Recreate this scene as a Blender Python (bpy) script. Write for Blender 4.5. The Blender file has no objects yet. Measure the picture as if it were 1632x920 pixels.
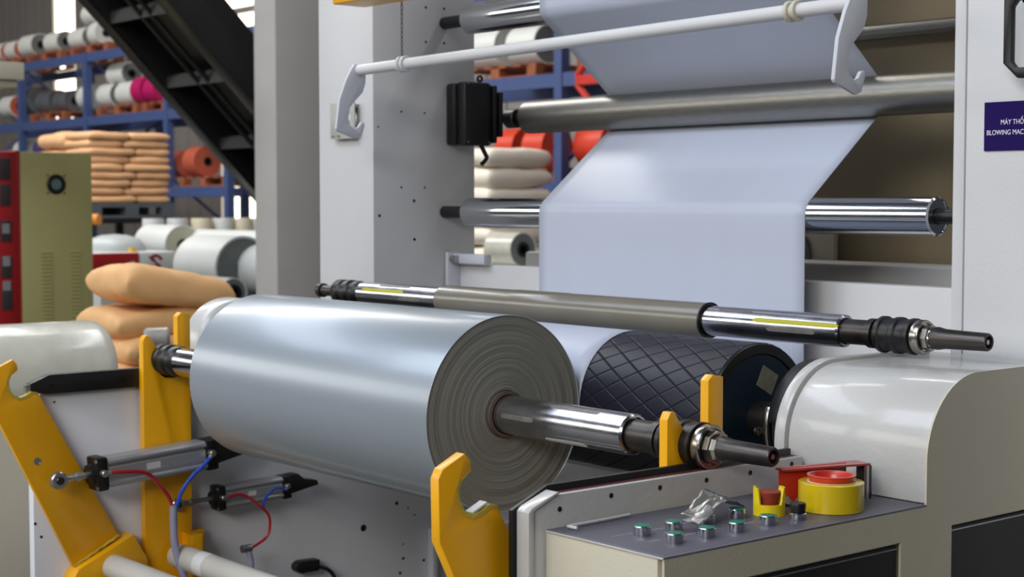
import bpy, bmesh, math, random
from mathutils import Vector, Matrix, noise
sc = bpy.context.scene
COL = sc.collection
R = math.radians
PI = math.pi
random.seed(7)

# ------------------------------------------------------------------ camera
cam_data = bpy.data.cameras.new('camera')
cam_data.sensor_width = 36.0
cam_data.lens = 2540 / 1632 * 36.0
cam_data.clip_end = 200
cam_data.dof.use_dof = True
cam_data.dof.focus_distance = 3.05
cam_data.dof.aperture_fstop = 6.3
cam = bpy.data.objects.new('camera', cam_data)
cam.location = (0, 0, 1.45)
cam.rotation_euler = (R(90 - 3.15), 0, R(50.24))
COL.objects.link(cam)
sc.camera = cam

# ------------------------------------------------------------------ world, lights, exposure
world = bpy.data.worlds.new('world')
sc.world = world
world.use_nodes = True
wbg = world.node_tree.nodes['Background']
wbg.inputs['Color'].default_value = (0.62, 0.68, 0.78, 1)
wbg.inputs['Strength'].default_value = 0.07

def area_light(name, loc, target, sx, sy, power, color):
    d = bpy.data.lights.new(name, 'AREA')
    d.shape = 'RECTANGLE'; d.size = sx; d.size_y = sy
    d.energy = power; d.color = color
    o = bpy.data.objects.new(name, d)
    o.location = loc
    o.rotation_euler = (Vector(target) - Vector(loc)).to_track_quat('-Z', 'Y').to_euler()
    COL.objects.link(o)
    return o
area_light('daylight_from_loading_door', (2.5, -8.6, 6.0), (-3.2, 2.4, 1.2), 6.5, 2.6, 540, (1.0, 0.965, 0.91))
area_light('high_window_bank', (-14.0, -8.5, 4.9), (-9.0, 6.0, 1.2), 20.0, 3.0, 700, (1.0, 0.98, 0.93))
area_light('roof_skylight', (-3.5, -4.5, 8.4), (-3.2, 2.2, 1.0), 8.0, 4.0, 560, (0.80, 0.88, 1.0))
area_light('roof_skylight_far', (-11.5, 0.5, 8.8), (-9.5, 0.8, 0.0), 11.0, 3.0, 420, (0.80, 0.87, 1.0))
area_light('roof_skylight_over_store', (-15.0, 4.5, 8.8), (-15.5, 8.5, 0.0), 16.0, 4.0, 1500, (1.0, 0.96, 0.90))
area_light('ceiling_tube_lamp', (-3.0, 5.6, 6.4), (-3.0, 2.0, 0.8), 9.0, 0.25, 110, (0.95, 0.97, 1.0))
sc.view_settings.view_transform = 'Standard'
sc.view_settings.look = 'None'
sc.view_settings.exposure = 0.12
sc.view_settings.gamma = 1.0
sc.view_settings.use_curve_mapping = False

# ------------------------------------------------------------------ materials
def lin(c):
    return tuple((x / 12.92 if x <= 0.04045 else ((x + 0.055) / 1.055) ** 2.4) for x in (v / 255.0 for v in c))
MATS = {}
def mat(name, rgb, rough=0.5, metal=0.0, var=0.06, vscale=6.0, bump=0.0, bscale=120.0, coat=0.0,
        spec=0.5, stretch=None, trans=0.0, emit=0.0, alpha=1.0, rvar=0.0):
    if name in MATS: return MATS[name]
    m = bpy.data.materials.new(name); m.use_nodes = True
    nt = m.node_tree; N = nt.nodes; Lk = nt.links
    b = N['Principled BSDF']
    c = lin(rgb)
    tc = N.new('ShaderNodeTexCoord'); mp = N.new('ShaderNodeMapping')
    Lk.new(tc.outputs['Object'], mp.inputs['Vector'])
    if stretch: mp.inputs['Scale'].default_value = stretch
    n = N.new('ShaderNodeTexNoise'); n.inputs['Scale'].default_value = vscale; n.inputs['Detail'].default_value = 4
    Lk.new(mp.outputs['Vector'], n.inputs['Vector'])
    r = N.new('ShaderNodeValToRGB')
    r.color_ramp.elements[0].position = 0.3; r.color_ramp.elements[1].position = 0.7
    r.color_ramp.elements[0].color = tuple(x * (1 - var) for x in c) + (1,)
    r.color_ramp.elements[1].color = tuple(min(1, x * (1 + var)) for x in c) + (1,)
    Lk.new(n.outputs['Fac'], r.inputs['Fac'])
    Lk.new(r.outputs['Color'], b.inputs['Base Color'])
    b.inputs['Roughness'].default_value = rough
    b.inputs['Metallic'].default_value = metal
    b.inputs['Specular IOR Level'].default_value = spec
    if coat: b.inputs['Coat Weight'].default_value = coat; b.inputs['Coat Roughness'].default_value = 0.12
    if trans: b.inputs['Transmission Weight'].default_value = trans
    if alpha < 1: b.inputs['Alpha'].default_value = alpha
    if rvar:
        mr = N.new('ShaderNodeMapRange'); mr.inputs['To Min'].default_value = max(0, rough - rvar); mr.inputs['To Max'].default_value = rough + rvar
        Lk.new(n.outputs['Fac'], mr.inputs['Value']); Lk.new(mr.outputs['Result'], b.inputs['Roughness'])
    if bump:
        n2 = N.new('ShaderNodeTexNoise'); n2.inputs['Scale'].default_value = bscale; n2.inputs['Detail'].default_value = 2
        Lk.new(mp.outputs['Vector'], n2.inputs['Vector'])
        bp = N.new('ShaderNodeBump'); bp.inputs['Strength'].default_value = bump; bp.inputs['Distance'].default_value = 0.002
        Lk.new(n2.outputs['Fac'], bp.inputs['Height']); Lk.new(bp.outputs['Normal'], b.inputs['Normal'])
    if emit:
        b.inputs['Emission Color'].default_value = c + (1,); b.inputs['Emission Strength'].default_value = emit
    MATS[name] = m
    return m

WHITE = mat('white_frame_paint', (206, 206, 207), 0.42, var=0.03, vscale=3, bump=0.15, bscale=160)
WHITE2 = mat('white_frame_paint_side', (198, 200, 208), 0.5, var=0.04, vscale=2.5, bump=0.12, bscale=160)
CREAM = mat('cream_machine_paint', (200, 193, 173), 0.42, var=0.03, vscale=4, bump=0.25, bscale=180, coat=0.2)
HOUSE = mat('white_gloss_paint', (190, 189, 186), 0.36, var=0.03, vscale=5, bump=0.3, bscale=90, coat=0.5)
YEL = mat('yellow_enamel', (240, 172, 2), 0.42, var=0.08, vscale=5, bump=0.2, bscale=60, coat=0.2)
YELCUT = mat('yellow_cut_edge', (190, 165, 60), 0.5, var=0.25, vscale=30)
CHROME = mat('chrome', (205, 207, 212), 0.13, metal=1.0, var=0.04, vscale=4, stretch=(1, 8, 8), rvar=0.05)
STEEL = mat('brushed_steel_roller', (142, 140, 134), 0.38, metal=1.0, var=0.08, vscale=5, stretch=(6, 40, 40), bump=0.05)
SHAFT = mat('worn_shaft_steel', (190, 190, 196), 0.2, metal=1.0, var=0.14, vscale=14, stretch=(1, 3, 3), rvar=0.10, bump=0.04, bscale=60)
DKSTEEL = mat('oiled_dark_steel', (78, 74, 72), 0.38, metal=0.9, var=0.15, vscale=20, rvar=0.1)
BEAR = mat('bearing_steel', (165, 160, 152), 0.25, metal=1.0, var=0.1, vscale=20)
BLACK = mat('black_plastic', (17, 17, 18), 0.4, var=0.2, vscale=10)
BLACKM = mat('black_painted_steel', (20, 20, 22), 0.45, var=0.25, vscale=6, bump=0.1)
ALU = mat('extruded_aluminium', (176, 178, 182), 0.38, metal=0.55, var=0.05, vscale=6)
ZINC = mat('zinc_plated_steel', (176, 178, 176), 0.3, metal=0.9, var=0.1, vscale=20)
NAVY = mat('dark_blue_drum_end', (10, 32, 50), 0.45, var=0.2, vscale=6)
FILM = mat('white_plastic_film', (188, 194, 210), 0.38, var=0.012, vscale=2.0, stretch=(6, 1, 1), spec=0.4)
ROLLSIDE = mat('wound_film_side', (150, 159, 168), 0.33, metal=0.26, var=0.012, vscale=2.0, stretch=(3, 0.4, 0.4), spec=0.6, coat=0.25)
DASH = mat('console_grey_foil', (82, 80, 92), 0.42, var=0.06, vscale=8)
RED = mat('red_plastic', (196, 46, 30), 0.35, var=0.05, coat=0.3)
REDT = mat('red_hose', (176, 24, 34), 0.3, var=0.1, coat=0.3)
BLUET = mat('blue_hose', (40, 84, 200), 0.25, var=0.08, coat=0.4)
SLEEVE = mat('clear_grey_sleeve', (150, 150, 176), 0.25, var=0.1, coat=0.4)
GREENB = mat('green_button_lens', (20, 122, 96), 0.35, var=0.05)
YTAPE = mat('yellow_tape', (210, 180, 20), 0.24, var=0.04, vscale=10, stretch=(1, 1, .1), coat=0.5)
YCUP = mat('yellow_plastic', (226, 200, 18), 0.35, var=0.03)
REDBR = mat('brown_red_plastic', (150, 56, 40), 0.5, var=0.06)
KRAFT = mat('tan_kraft_sack', (226, 176, 120), 0.7, var=0.1, vscale=8, bump=0.5, bscale=14)
KRAFT2 = mat('tan_kraft_sack_far', (220, 172, 126), 0.75, var=0.08, vscale=6, bump=0.4, bscale=10)
WSACK = mat('white_woven_sack', (240, 230, 212), 0.6, var=0.06, vscale=5, bump=0.5, bscale=8)
RACKB = mat('blue_rack_paint', (62, 79, 124), 0.5, var=0.08)
RACKO = mat('orange_rack_paint', (186, 42, 26), 0.5, var=0.08)
WOOD = mat('red_brown_pallet_wood', (140, 78, 48), 0.8, var=0.25, vscale=8)
GREYP = mat('grey_plastic_pallet', (84, 90, 96), 0.7, var=0.08)
OLIVE = mat('olive_cabinet_paint', (182, 176, 118), 0.5, var=0.04, vscale=2)
REDC = mat('red_cabinet_paint', (166, 20, 26), 0.45, var=0.06, vscale=3)
WRAP = mat('translucent_stretch_wrap', (206, 204, 190), 0.24, var=0.1, vscale=7, bump=1.0, bscale=16, coat=0.4)
BROWNW = mat('brown_film_web', (138, 125, 100), 0.5, var=0.06, vscale=2)
GREYROLL = mat('grey_roll_end', (104, 108, 106), 0.6, var=0.15, vscale=10)
WHITEROLL = mat('white_roll_wrap', (206, 208, 204), 0.4, var=0.05, vscale=4)
ORROLL = mat('orange_red_film', (208, 62, 36), 0.4, var=0.08)
TERRA = mat('terracotta_film', (176, 84, 62), 0.45, var=0.08)
MAGENTA = mat('magenta_film', (176, 20, 92), 0.4, var=0.08)
PURPLE = mat('purple_film', (74, 56, 110), 0.4, var=0.08)
SIGNP = mat('purple_sign', (30, 8, 82), 0.7, var=0.02, spec=0.15)
LETTER = mat('sign_letter_white', (226, 224, 232), 0.5, var=0.0)
LABELW = mat('white_paper_label', (206, 206, 204), 0.6, var=0.05)
CORE = mat('grey_wrapped_core', (112, 107, 94), 0.30, var=0.06, vscale=8, bump=0.6, bscale=16, coat=0.35)
KEY = mat('yellow_green_key_rubber', (176, 172, 30), 0.5, var=0.05)
KEYG = mat('grey_key_rubber', (108, 104, 100), 0.5, var=0.2, vscale=60)
DAY = mat('window_daylight', (255, 246, 222), 0.5, emit=3.0, var=0.0)
FLOORM = mat('grey_concrete_floor', (74, 73, 69), 0.5, var=0.12, vscale=1.2)
WALLM = mat('grey_hall_wall', (156, 150, 146), 0.8, var=0.05, vscale=1)
CEILM = mat('dark_ceiling', (86, 88, 92), 0.8, var=0.05)
COLM = mat('grey_column_paint', (184, 180, 176), 0.55, var=0.05, vscale=3)
STAIRG = mat('dark_grey_stair_angle', (44, 44, 43), 0.5, var=0.1)
FOIL = mat('grey_shiny_film_scrap', (128, 128, 126), 0.3, var=0.15, vscale=40, coat=0.5)
HIDE = mat('brown_bundled_cloth', (112, 92, 78), 0.8, var=0.3, vscale=6)
STICK = mat('grey_sticker', (126, 126, 110), 0.5, var=0.15, vscale=60)
PVC = mat('off_white_pipe', (190, 188, 180), 0.35, var=0.04, vscale=8, coat=0.3)
PURHOSE = mat('dark_cable', (24, 26, 30), 0.5)

def ring_material(name, rgb, amp, scale, bumpd=0.6):
    """concentric fine layers round the object's X axis"""
    m = bpy.data.materials.new(name); m.use_nodes = True
    nt = m.node_tree; N = nt.nodes; Lk = nt.links; b = N['Principled BSDF']
    tc = N.new('ShaderNodeTexCoord'); sp = N.new('ShaderNodeSeparateXYZ'); Lk.new(tc.outputs['Object'], sp.inputs[0])
    cb = N.new('ShaderNodeCombineXYZ'); Lk.new(sp.outputs['Y'], cb.inputs['X']); Lk.new(sp.outputs['Z'], cb.inputs['Y'])
    ln = N.new('ShaderNodeVectorMath'); ln.operation = 'LENGTH'; Lk.new(cb.outputs[0], ln.inputs[0])
    n = N.new('ShaderNodeTexNoise'); n.noise_dimensions = '1D'; n.inputs['Scale'].default_value = scale; n.inputs['Detail'].default_value = 5
    n.inputs['Roughness'].default_value = 0.7
    Lk.new(ln.outputs['Value'], n.inputs['W'])
    r = N.new('ShaderNodeValToRGB'); c = lin(rgb)
    r.color_ramp.elements[0].position = 0.35; r.color_ramp.elements[1].position = 0.65
    r.color_ramp.elements[0].color = tuple(x * (1 - amp) for x in c) + (1,)
    r.color_ramp.elements[1].color = tuple(x * (1 + amp) for x in c) + (1,)
    Lk.new(n.outputs['Fac'], r.inputs['Fac']); Lk.new(r.outputs['Color'], b.inputs['Base Color'])
    b.inputs['Roughness'].default_value = 0.55
    bp = N.new('ShaderNodeBump'); bp.inputs['Strength'].default_value = bumpd; bp.inputs['Distance'].default_value = 0.002
    Lk.new(n.outputs['Fac'], bp.inputs['Height']); Lk.new(bp.outputs['Normal'], b.inputs['Normal'])
    return m
ROLLEND = ring_material('wound_film_end', (132, 134, 128), 0.10, 140)
RUBBER = mat('black_blue_rubber', (27, 28, 42), 0.42, var=0.12, vscale=5, spec=0.4)

# ------------------------------------------------------------------ mesh building
class MB:
    def __init__(s): s.v = []; s.f = []
    def add(s, vs, fs):
        o = len(s.v); s.v += [tuple(p) for p in vs]; s.f += [tuple(i + o for i in f) for f in fs]; return s
    def box(s, x0, x1, y0, y1, z0, z1):
        return s.add([(x0,y0,z0),(x1,y0,z0),(x1,y1,z0),(x0,y1,z0),(x0,y0,z1),(x1,y0,z1),(x1,y1,z1),(x0,y1,z1)],
                     [(0,3,2,1),(4,5,6,7),(0,1,5,4),(1,2,6,5),(2,3,7,6),(3,0,4,7)])
    def prism(s, pts, a0, a1, axis='x'):
        """closed 2D polygon extruded along an axis; pts are (y,z), (x,z) or (x,y)"""
        def P(p, a): return {'x': (a, p[0], p[1]), 'y': (p[0], a, p[1]), 'z': (p[0], p[1], a)}[axis]
        n = len(pts)
        return s.add([P(p, a0) for p in pts] + [P(p, a1) for p in pts],
                     [tuple(range(n))[::-1], tuple(range(n, 2 * n))] + [(i, (i + 1) % n, n + (i + 1) % n, n + i) for i in range(n)])
    def lathe(s, prof, c, axis=(1,0,0), n=32, closed=False):
        """prof: (distance along axis, radius) from c"""
        ax = Vector(axis).normalized()
        u = ax.orthogonal().normalized(); w = ax.cross(u)
        vs = []; fs = []
        c = Vector(c)
        for a, r in prof:
            for i in range(n):
                t = 2 * PI * i / n
                vs.append(c + ax * a + (u * math.cos(t) + w * math.sin(t)) * max(r, 1e-5))
        m = len(prof)
        for j in range(m - 1):
            for i in range(n):
                k = (i + 1) % n
                fs.append((j*n+i, j*n+k, (j+1)*n+k, (j+1)*n+i))
        if closed:
            for i in range(n):
                k = (i + 1) % n
                fs.append(((m-1)*n+i, (m-1)*n+k, k, i))
        else:
            fs.append(tuple(range(n))[::-1]); fs.append(tuple(range((m-1)*n, m*n)))
        return s.add(vs, fs)
    def cyl(s, p0, p1, r, n=24, r1=None, ch=0.0):
        p0 = Vector(p0); p1 = Vector(p1); L = (p1 - p0).length; r1 = r if r1 is None else r1
        prof = [(0, r), (L, r1)] if not ch else [(0, r-ch), (ch, r), (L-ch, r1), (L, r1-ch)]
        return s.lathe(prof, p0, (p1 - p0), n)
    def tube(s, pts, r, n=10):
        pts = [Vector(p) for p in pts]; vs = []; fs = []
        prev = None
        for i, p in enumerate(pts):
            t = (pts[min(i+1, len(pts)-1)] - pts[max(i-1, 0)]).normalized()
            u = t.orthogonal().normalized() if prev is None else (prev - t * prev.dot(t)).normalized()
            prev = u; w = t.cross(u)
            for k in range(n):
                a = 2 * PI * k / n; vs.append(p + (u * math.cos(a) + w * math.sin(a)) * r)
        for j in range(len(pts) - 1):
            for i in range(n):
                k = (i + 1) % n; fs.append((j*n+i, j*n+k, (j+1)*n+k, (j+1)*n+i))
        fs.append(tuple(range(n))[::-1]); fs.append(tuple(range((len(pts)-1)*n, len(pts)*n)))
        return s.add(vs, fs)
ORG = {}
def org(o): return ORG.get(o.name, Vector((0, 0, 0)))
def build(name, mb, m, parent=None, bevel=0.0, seg=2, smooth=True, at=None, ang=35):
    """link the collected shapes as ONE mesh object; world coordinates in, origin at the parent's (or own) base"""
    base = org(parent) if parent else None
    vs = mb.v
    if at is None:
        xs = [v[0] for v in vs]; ys = [v[1] for v in vs]; zs = [v[2] for v in vs]
        at = base if parent else Vector(((min(xs)+max(xs))/2, (min(ys)+max(ys))/2, min(zs)))
    at = Vector(at)
    me = bpy.data.meshes.new(name)
    me.from_pydata([Vector(v) - at for v in vs], [], mb.f)
    bm = bmesh.new(); bm.from_mesh(me)
    bmesh.ops.recalc_face_normals(bm, faces=bm.faces)
    if bevel:
        es = [e for e in bm.edges if len(e.link_faces) == 2 and e.calc_face_angle(0) > R(30)]
        bmesh.ops.bevel(bm, geom=es, offset=bevel, segments=seg, profile=0.5, affect='EDGES', clamp_overlap=True)
    bm.to_mesh(me); bm.free()
    me.materials.append(m)
    if smooth:
        for p in me.polygons: p.use_smooth = True
        me.set_sharp_from_angle(angle=R(ang))
    o = bpy.data.objects.new(name, me); COL.objects.link(o)
    if parent:
        o.parent = parent; o.location = at - base
    else:
        o.location = at
    ORG[o.name] = at
    return o
def tag(o, label=None, cat=None, group=None, kind=None):
    if label: o['label'] = label
    if cat: o['category'] = cat
    if group: o['group'] = group
    if kind: o['kind'] = kind
    return o
def thing(name, loc, label, cat, group=None):
    o = bpy.data.objects.new(name, None); COL.objects.link(o)
    o.empty_display_size = 0.05; o.location = loc
    ORG[o.name] = Vector(loc)
    return tag(o, label, cat, group)
def struct(name, mb, m, **k): return tag(build(name, mb, m, **k), kind='structure')
def bez(pts, n=8):
    """smooth curve through points (Catmull-Rom)"""
    P = [Vector(p) for p in pts]; out = []
    for i in range(len(P) - 1):
        a = P[max(i-1, 0)]; b = P[i]; c = P[i+1]; d = P[min(i+2, len(P)-1)]
        for k in range(n):
            t = k / n
            out.append(0.5 * ((2*b) + (c-a)*t + (2*a-5*b+4*c-d)*t*t + (-a+3*b-3*c+d)*t**3))
    out.append(P[-1]); return out

# ================================================================== SETTING
struct('floor', MB().box(-34, 6, -14, 16, -0.2, 0.0), FLOORM)
wb = MB()
x = -34.0
while x < 2:                                     # corrugated sheet wall, ribs as geometry
    wb.box(x, x + 0.25, 13.0, 13.25, 0, 9); wb.box(x + 0.25, x + 0.4, 13.03, 13.25, 0, 9); x += 0.4
struct('wall_back', wb, WALLM, smooth=False)
struct('wall_left', MB().box(-34.2, -34, -14, 16, 0, 9), WALLM, smooth=False)
struct('ceiling', MB().box(-34, 6, 3.6, 16, 9.0, 9.2), CEILM, smooth=False)
def window(name, x0, x1):
    f = MB().box(x0-.12, x0, 12.9, 13.0, .6, 8.4).box(x1, x1+.12, 12.9, 13.0, .6, 8.4)
    for z in (.6, 2.5, 4.4, 6.3, 8.3): f.box(x0, x1, 12.9, 13.0, z, z + .1)
    w = struct(name, f, WALLM, smooth=False)
    build('pane', MB().box(x0, x1, 12.95, 12.98, .7, 8.3), DAY, w, smooth=False)
window('window_1', -29.24, -28.27)
window('window_2', -22.85, -21.75)
# building column (steel box column with light face)
struct('trim_1', MB().box(-8.04, -7.8, 4.755, 5.25, 0, 9.0), COLM, bevel=0.01)

# ================================================================== WINDER FRAME
XL0, XL1 = -4.271, -3.973
XR0, XR1 = -1.921, -1.30
fr = thing('winder_frame', (-2.9, 2.95, 0), 'tall white steel winder frame with two side cheeks and a cross beam, behind the rollers', 'machine frame')
build('side_cheek', MB().box(XL0, XL1, 2.761, 3.152, .862, 3.2), WHITE, fr, bevel=0.004)
build('side_cheek', MB().box(XR0+.001, XR1, 2.775, 3.15, 0, 3.2), WHITE, fr, bevel=0.004)
d = build('door_panel', MB().box(XR0+.030, XR1-.02, 2.761, 2.773, .05, 3.1), WHITE, fr, bevel=0.003)
build('corner_strip', MB().box(XR0, XR0+.0275, 2.761, 2.773, 0, 3.2), WHITE, fr, bevel=0.004)
build('cross_beam', MB().box(XL1, XR0+.001, 3.08, 3.14, 0.55, 1.252), WHITE, fr, bevel=0.006)
build('rear_cross_beam', MB().box(XL1, XR0+.001, 3.36, 3.52, 1.12, 1.285), COLM, fr, bevel=0.008)
build('top_cross_beam', MB().box(XL1, XR0+.001, 2.90, 3.10, 3.0, 3.15), WHITE, fr, bevel=0.006)
# threaded holes in the left cheek's inner face
for k, (y, z, r) in enumerate([(2.96,2.045,.004),(3.031,2.046,.004),(2.96,1.939,.004),(3.031,1.94,.004),(2.866,1.722,.0035),(2.954,1.721,.0035),
            (2.768+.012,1.673,.003),(2.865,1.491,.0035),(2.954,1.491,.0035),(2.913,1.45,.005),(2.783,1.405,.005),(2.914,1.331,.005)]):
    build('bolt_hole', MB().lathe([(0, r), (.0006, r), (.0006, r*.7), (.0001, r*.6)], (XL1, y, z), (1,0,0), 14), BLACK, fr)
# pivot bracket at the left of the cross beam
pb = build('pivot_bracket', MB().box(-3.97, -3.955, 3.03, 3.08, 1.10, 1.29).box(-3.955, -3.80, 3.05, 3.08, 1.255, 1.285), WHITE2, fr, bevel=0.003)
build('pivot_pin', MB().cyl((-3.955, 3.045, 1.268), (-3.925, 3.045, 1.268), .012), ZINC, pb)
# pull handle on the door
hx = -1.765
hd = build('handle', MB().prism([(hx-.012, 1.84),(hx+.02,1.855),(hx+.06,1.855),(hx+.06,1.835),(hx+.016,1.834),(hx+.006,1.822),(hx+.006,1.718),(hx+.016,1.706),(hx+.06,1.705),(hx+.06,1.685),(hx+.02,1.685),(hx-.012,1.715)], 2.712, 2.728, 'y'), BLACK, d, bevel=0.003)
build('handle_foot', MB().box(hx+.02, hx+.055, 2.725, 2.761, 1.83, 1.853).box(hx+.02, hx+.055, 2.725, 2.761, 1.687, 1.707), BLACK, d, bevel=0.002)
build('handle_plate', MB().box(hx+.01, hx+.12, 2.757, 2.761, 1.672, 1.88), WHITE2, d, bevel=0.001)
# purple name sign
sg = thing('name_sign', (-1.77, 2.759, 1.549), 'purple sign with white capital lettering on the right frame door', 'sign')
build('sign_plate', MB().box(-1.846, -1.60, 2.7575, 2.7605, 1.549, 1.645), SIGNP, sg)
def text_part(name, s, x, y, z, size, parent, m, align='CENTER', rot=(R(90), 0, 0), off=0.0, xs=1.0):
    cu = bpy.data.curves.new(name, 'FONT'); cu.body = s; cu.size = size; cu.extrude = 0.0004
    cu.align_x = align; cu.offset = off; cu.space_character = 1.0
    t = bpy.data.objects.new('tmp_text', cu); COL.objects.link(t)
    dg = bpy.context.evaluated_depsgraph_get(); me = bpy.data.meshes.new_from_object(t.evaluated_get(dg))
    bpy.data.objects.remove(t)
    me.transform(Matrix.Diagonal((xs, 1, 1, 1)))
    me.materials.clear(); me.materials.append(m)
    o = bpy.data.objects.new(name, me); COL.objects.link(o); o.parent = parent
    o.location = Vector((x, y, z)) - org(parent); o.rotation_euler = rot
    return o
text_part('lettering', 'MÁY THỔI MÀNG', -1.8085, 2.757, 1.600, .0140, sg, LETTER, align='LEFT', off=0.0, xs=.84)
text_part('lettering', 'BLOWING MACHINE', -1.8400, 2.757, 1.580, .0140, sg, LETTER, align='LEFT', off=0.0, xs=.84)

# stainless bracket on the left cheek's front
br = thing('steel_bracket', (-4.10, 2.755, 1.64), 'small stainless square bracket with round hole, on the left white frame face', 'bracket')
pts = []
b = MB()
cx, cz = -4.105, 1.695
sq = [(cx-.066, cz-.055),(cx+.066,cz-.055),(cx+.066,cz+.055),(cx-.066,cz+.055)]
n = 24
ring = [(cx+.012+.033*math.cos(2*PI*i/n+PI/4*5), cz+.036*math.sin(2*PI*i/n+PI/4*5)) for i in range(n)]
def plate_with_hole(mb, outer, hole, a0, a1, axis='y'):
    """outer: 4 corner points starting at the same angle as hole[0]; quads bridge between"""
    n = len(hole); per = n // 4; out = []
    for k in range(4):
        p = outer[k]; q = outer[(k+1) % 4]
        for i in range(per): out.append((p[0]+(q[0]-p[0])*i/per, p[1]+(q[1]-p[1])*i/per))
    def P(p, a): return (p[0], a, p[1]) if axis == 'y' else (a, p[0], p[1])
    vs = [P(p, a0) for p in out] + [P(p, a0) for p in hole] + [P(p, a1) for p in out] + [P(p, a1) for p in hole]
    fs = []
    for i in range(n):
        k = (i + 1) % n
        fs += [(i, k, n+k, n+i), (2*n+i, 3*n+i, 3*n+k, 2*n+k), (i, 2*n+i, 2*n+k, k), (n+i, n+k, 3*n+k, 3*n+i)]
    return mb.add(vs, fs)
plate_with_hole(b, sq, ring, 2.738, 2.742)
build('face_plate', b, ZINC, br, bevel=0)
build('back_plate', MB().box(cx-.06, cx+.06, 2.755, 2.7605, cz-.05, cz+.05), ZINC, br, bevel=0.002)
for dx in (-.045, .045):
    for dz in (-.04, .04): build('spacer', MB().cyl((cx+dx, 2.742, cz+dz), (cx+dx, 2.755, cz+dz), .005, 12), ZINC, br)
for dx in (-.05, -.02): build('screw', MB().cyl((cx+dx, 2.735, cz-.046), (cx+dx, 2.738, cz-.046), .004, 10), BEAR, br)

# ================================================================== GUIDE ROLLERS
def roller(name, label, x0, x1, y, z, r, m, jl, jr, jr_r=.019, group=None, cone=True):
    t = thing(name, ((x0+x1)/2, y, z), label, 'roller', group)
    L = x1 - x0
    build('shell', MB().lathe([(0, r*.86), (.0, r-.004), (.004, r), (L-.004, r), (L, r-.004), (L, r*.86), (L-.003, r*.85), (L-.003, .02), (.003, .02), (.003, r*.85)], (x0, y, z), (1,0,0), 48, closed=True), m, t)
    build('end_cap', MB().lathe([(0, .018), (0, r*.85), (.002, r*.86), (.002, .018)], (x1-.006, y, z), (1,0,0), 48, closed=True), BEAR, t)
    build('journal', MB().cyl((x0-jl, y, z), (x0+.01, y, z), jr_r, 20, ch=.002), BLACK, t)
    build('journal', MB().cyl((x1-.01, y, z), (x1+jr, y, z), jr_r*.9, 20, ch=.002), BLACK, t)
    return t
roller('guide_roller', 'polished chrome guide roller below the matte one, film wrapped over its front', -3.842, -2.142, 3.03, 1.415, .0445, CHROME, .131, .226)
roller('guide_roller', 'polished chrome guide roller at the top edge of the photo, under the film', -3.842, -2.142, 3.03, 2.001, .0445, CHROME, .131, .226)
roller('guide_roller', 'dull grey steel guide roller in the middle, level with the black sensor box', -3.812, -1.98, 3.24, 1.710, .0505, STEEL, .161, .064, .012)
roller('guide_roller', 'thin steel roller before the brown film web at upper right', -2.95, -2.0, 3.54, 1.905, .021, STEEL, .03, .084, .015)
roller('guide_roller', 'low idler roller under the hanging film sheet', -3.85, -2.1, 2.93, .78, .055, ALU, .123, .184)

# black load cell box at the left end of the matte roller
mb_ = thing('sensor_box', (-3.93, 3.15, 1.62), 'black box-shaped brake unit on the left cheek beside the dull roller end', 'brake unit')
build('housing', MB().box(-3.973, -3.925, 3.035, 3.13, 1.622, 1.815), BLACK, mb_, bevel=.01)
build('cover', MB().box(-3.928, -3.885, 3.045, 3.15, 1.622, 1.818), BLACKM, mb_, bevel=.008)
for z in (1.632, 1.812):
    for y in (3.056, 3.14): build('screw', MB().cyl((-3.885, y, z), (-3.882, y, z), .003, 8), ZINC, mb_)
build('cooling_fin', MB().box(-3.915, -3.875, 3.152, 3.165, 1.63, 1.81), BLACK, mb_, bevel=.004)
build('cooling_fin', MB().box(-3.915, -3.87, 3.172, 3.185, 1.65, 1.79), BLACK, mb_, bevel=.004)
build('shaft_coupling', MB().cyl((-3.91, 3.24, 1.71), (-3.862, 3.24, 1.71), .030, 20, ch=.003).cyl((-3.862, 3.24, 1.71), (-3.835, 3.24, 1.71), .018, 20, ch=.003), BLACK, mb_)
build('lifting_eye', MB().lathe([(0,.006),(0,.011),(.006,.011),(.006,.006)], (-3.91, 3.12, 1.83), (1,0,0), 16, closed=True), BLACKM, mb_)
build('cable', MB().tube(bez([(-3.92,3.13,1.63),(-3.92,3.15,1.60),(-3.93,3.165,1.585),(-3.93,3.145,1.565)]), .007), BLACK, mb_)

# ================================================================== PLASTIC FILM WEB
def belt(circs, start, end_ang, step=R(6)):
    """circs: (y, z, r, side); side +1 keeps the centre on the left of travel"""
    pts = [start]
    segs = []
    prev = (start[0], start[1], 0.0, 1)
    for c in circs:
        D = Vector((c[0]-prev[0], c[1]-prev[1])); k = c[3]*c[2] - prev[3]*prev[2]; L2 = D.length_squared
        a = math.sqrt(L2 - k*k); rot = Vector((-D.y, D.x)); d = (D*a - rot*k) / L2; n = Vector((-d.y, d.x))
        segs.append((Vector(prev[:2]) - n*prev[3]*prev[2], Vector(c[:2]) - n*c[3]*c[2])); prev = c
    for i, c in enumerate(circs):
        cc = Vector(c[:2]); a0 = segs[i][1] - cc; a0 = math.atan2(a0.y, a0.x)
        if i + 1 < len(circs): e = segs[i+1][0] - cc; a1 = math.atan2(e.y, e.x)
        else: a1 = end_ang
        s = c[3]
        while s*(a1 - a0) < 0: a1 += s*2*PI
        m = max(1, int(abs(a1-a0)/step))
        for k in range(m+1):
            t = a0 + (a1-a0)*k/m; pts.append((cc.x + c[2]*math.cos(t), cc.y + c[2]*math.sin(t)))
    return pts
DY, DZ, DR = 2.410, 1.015, .1515                        # winding drum
RY, RZ, RR = 2.0555, 1.016, .2025                       # full film roll
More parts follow.
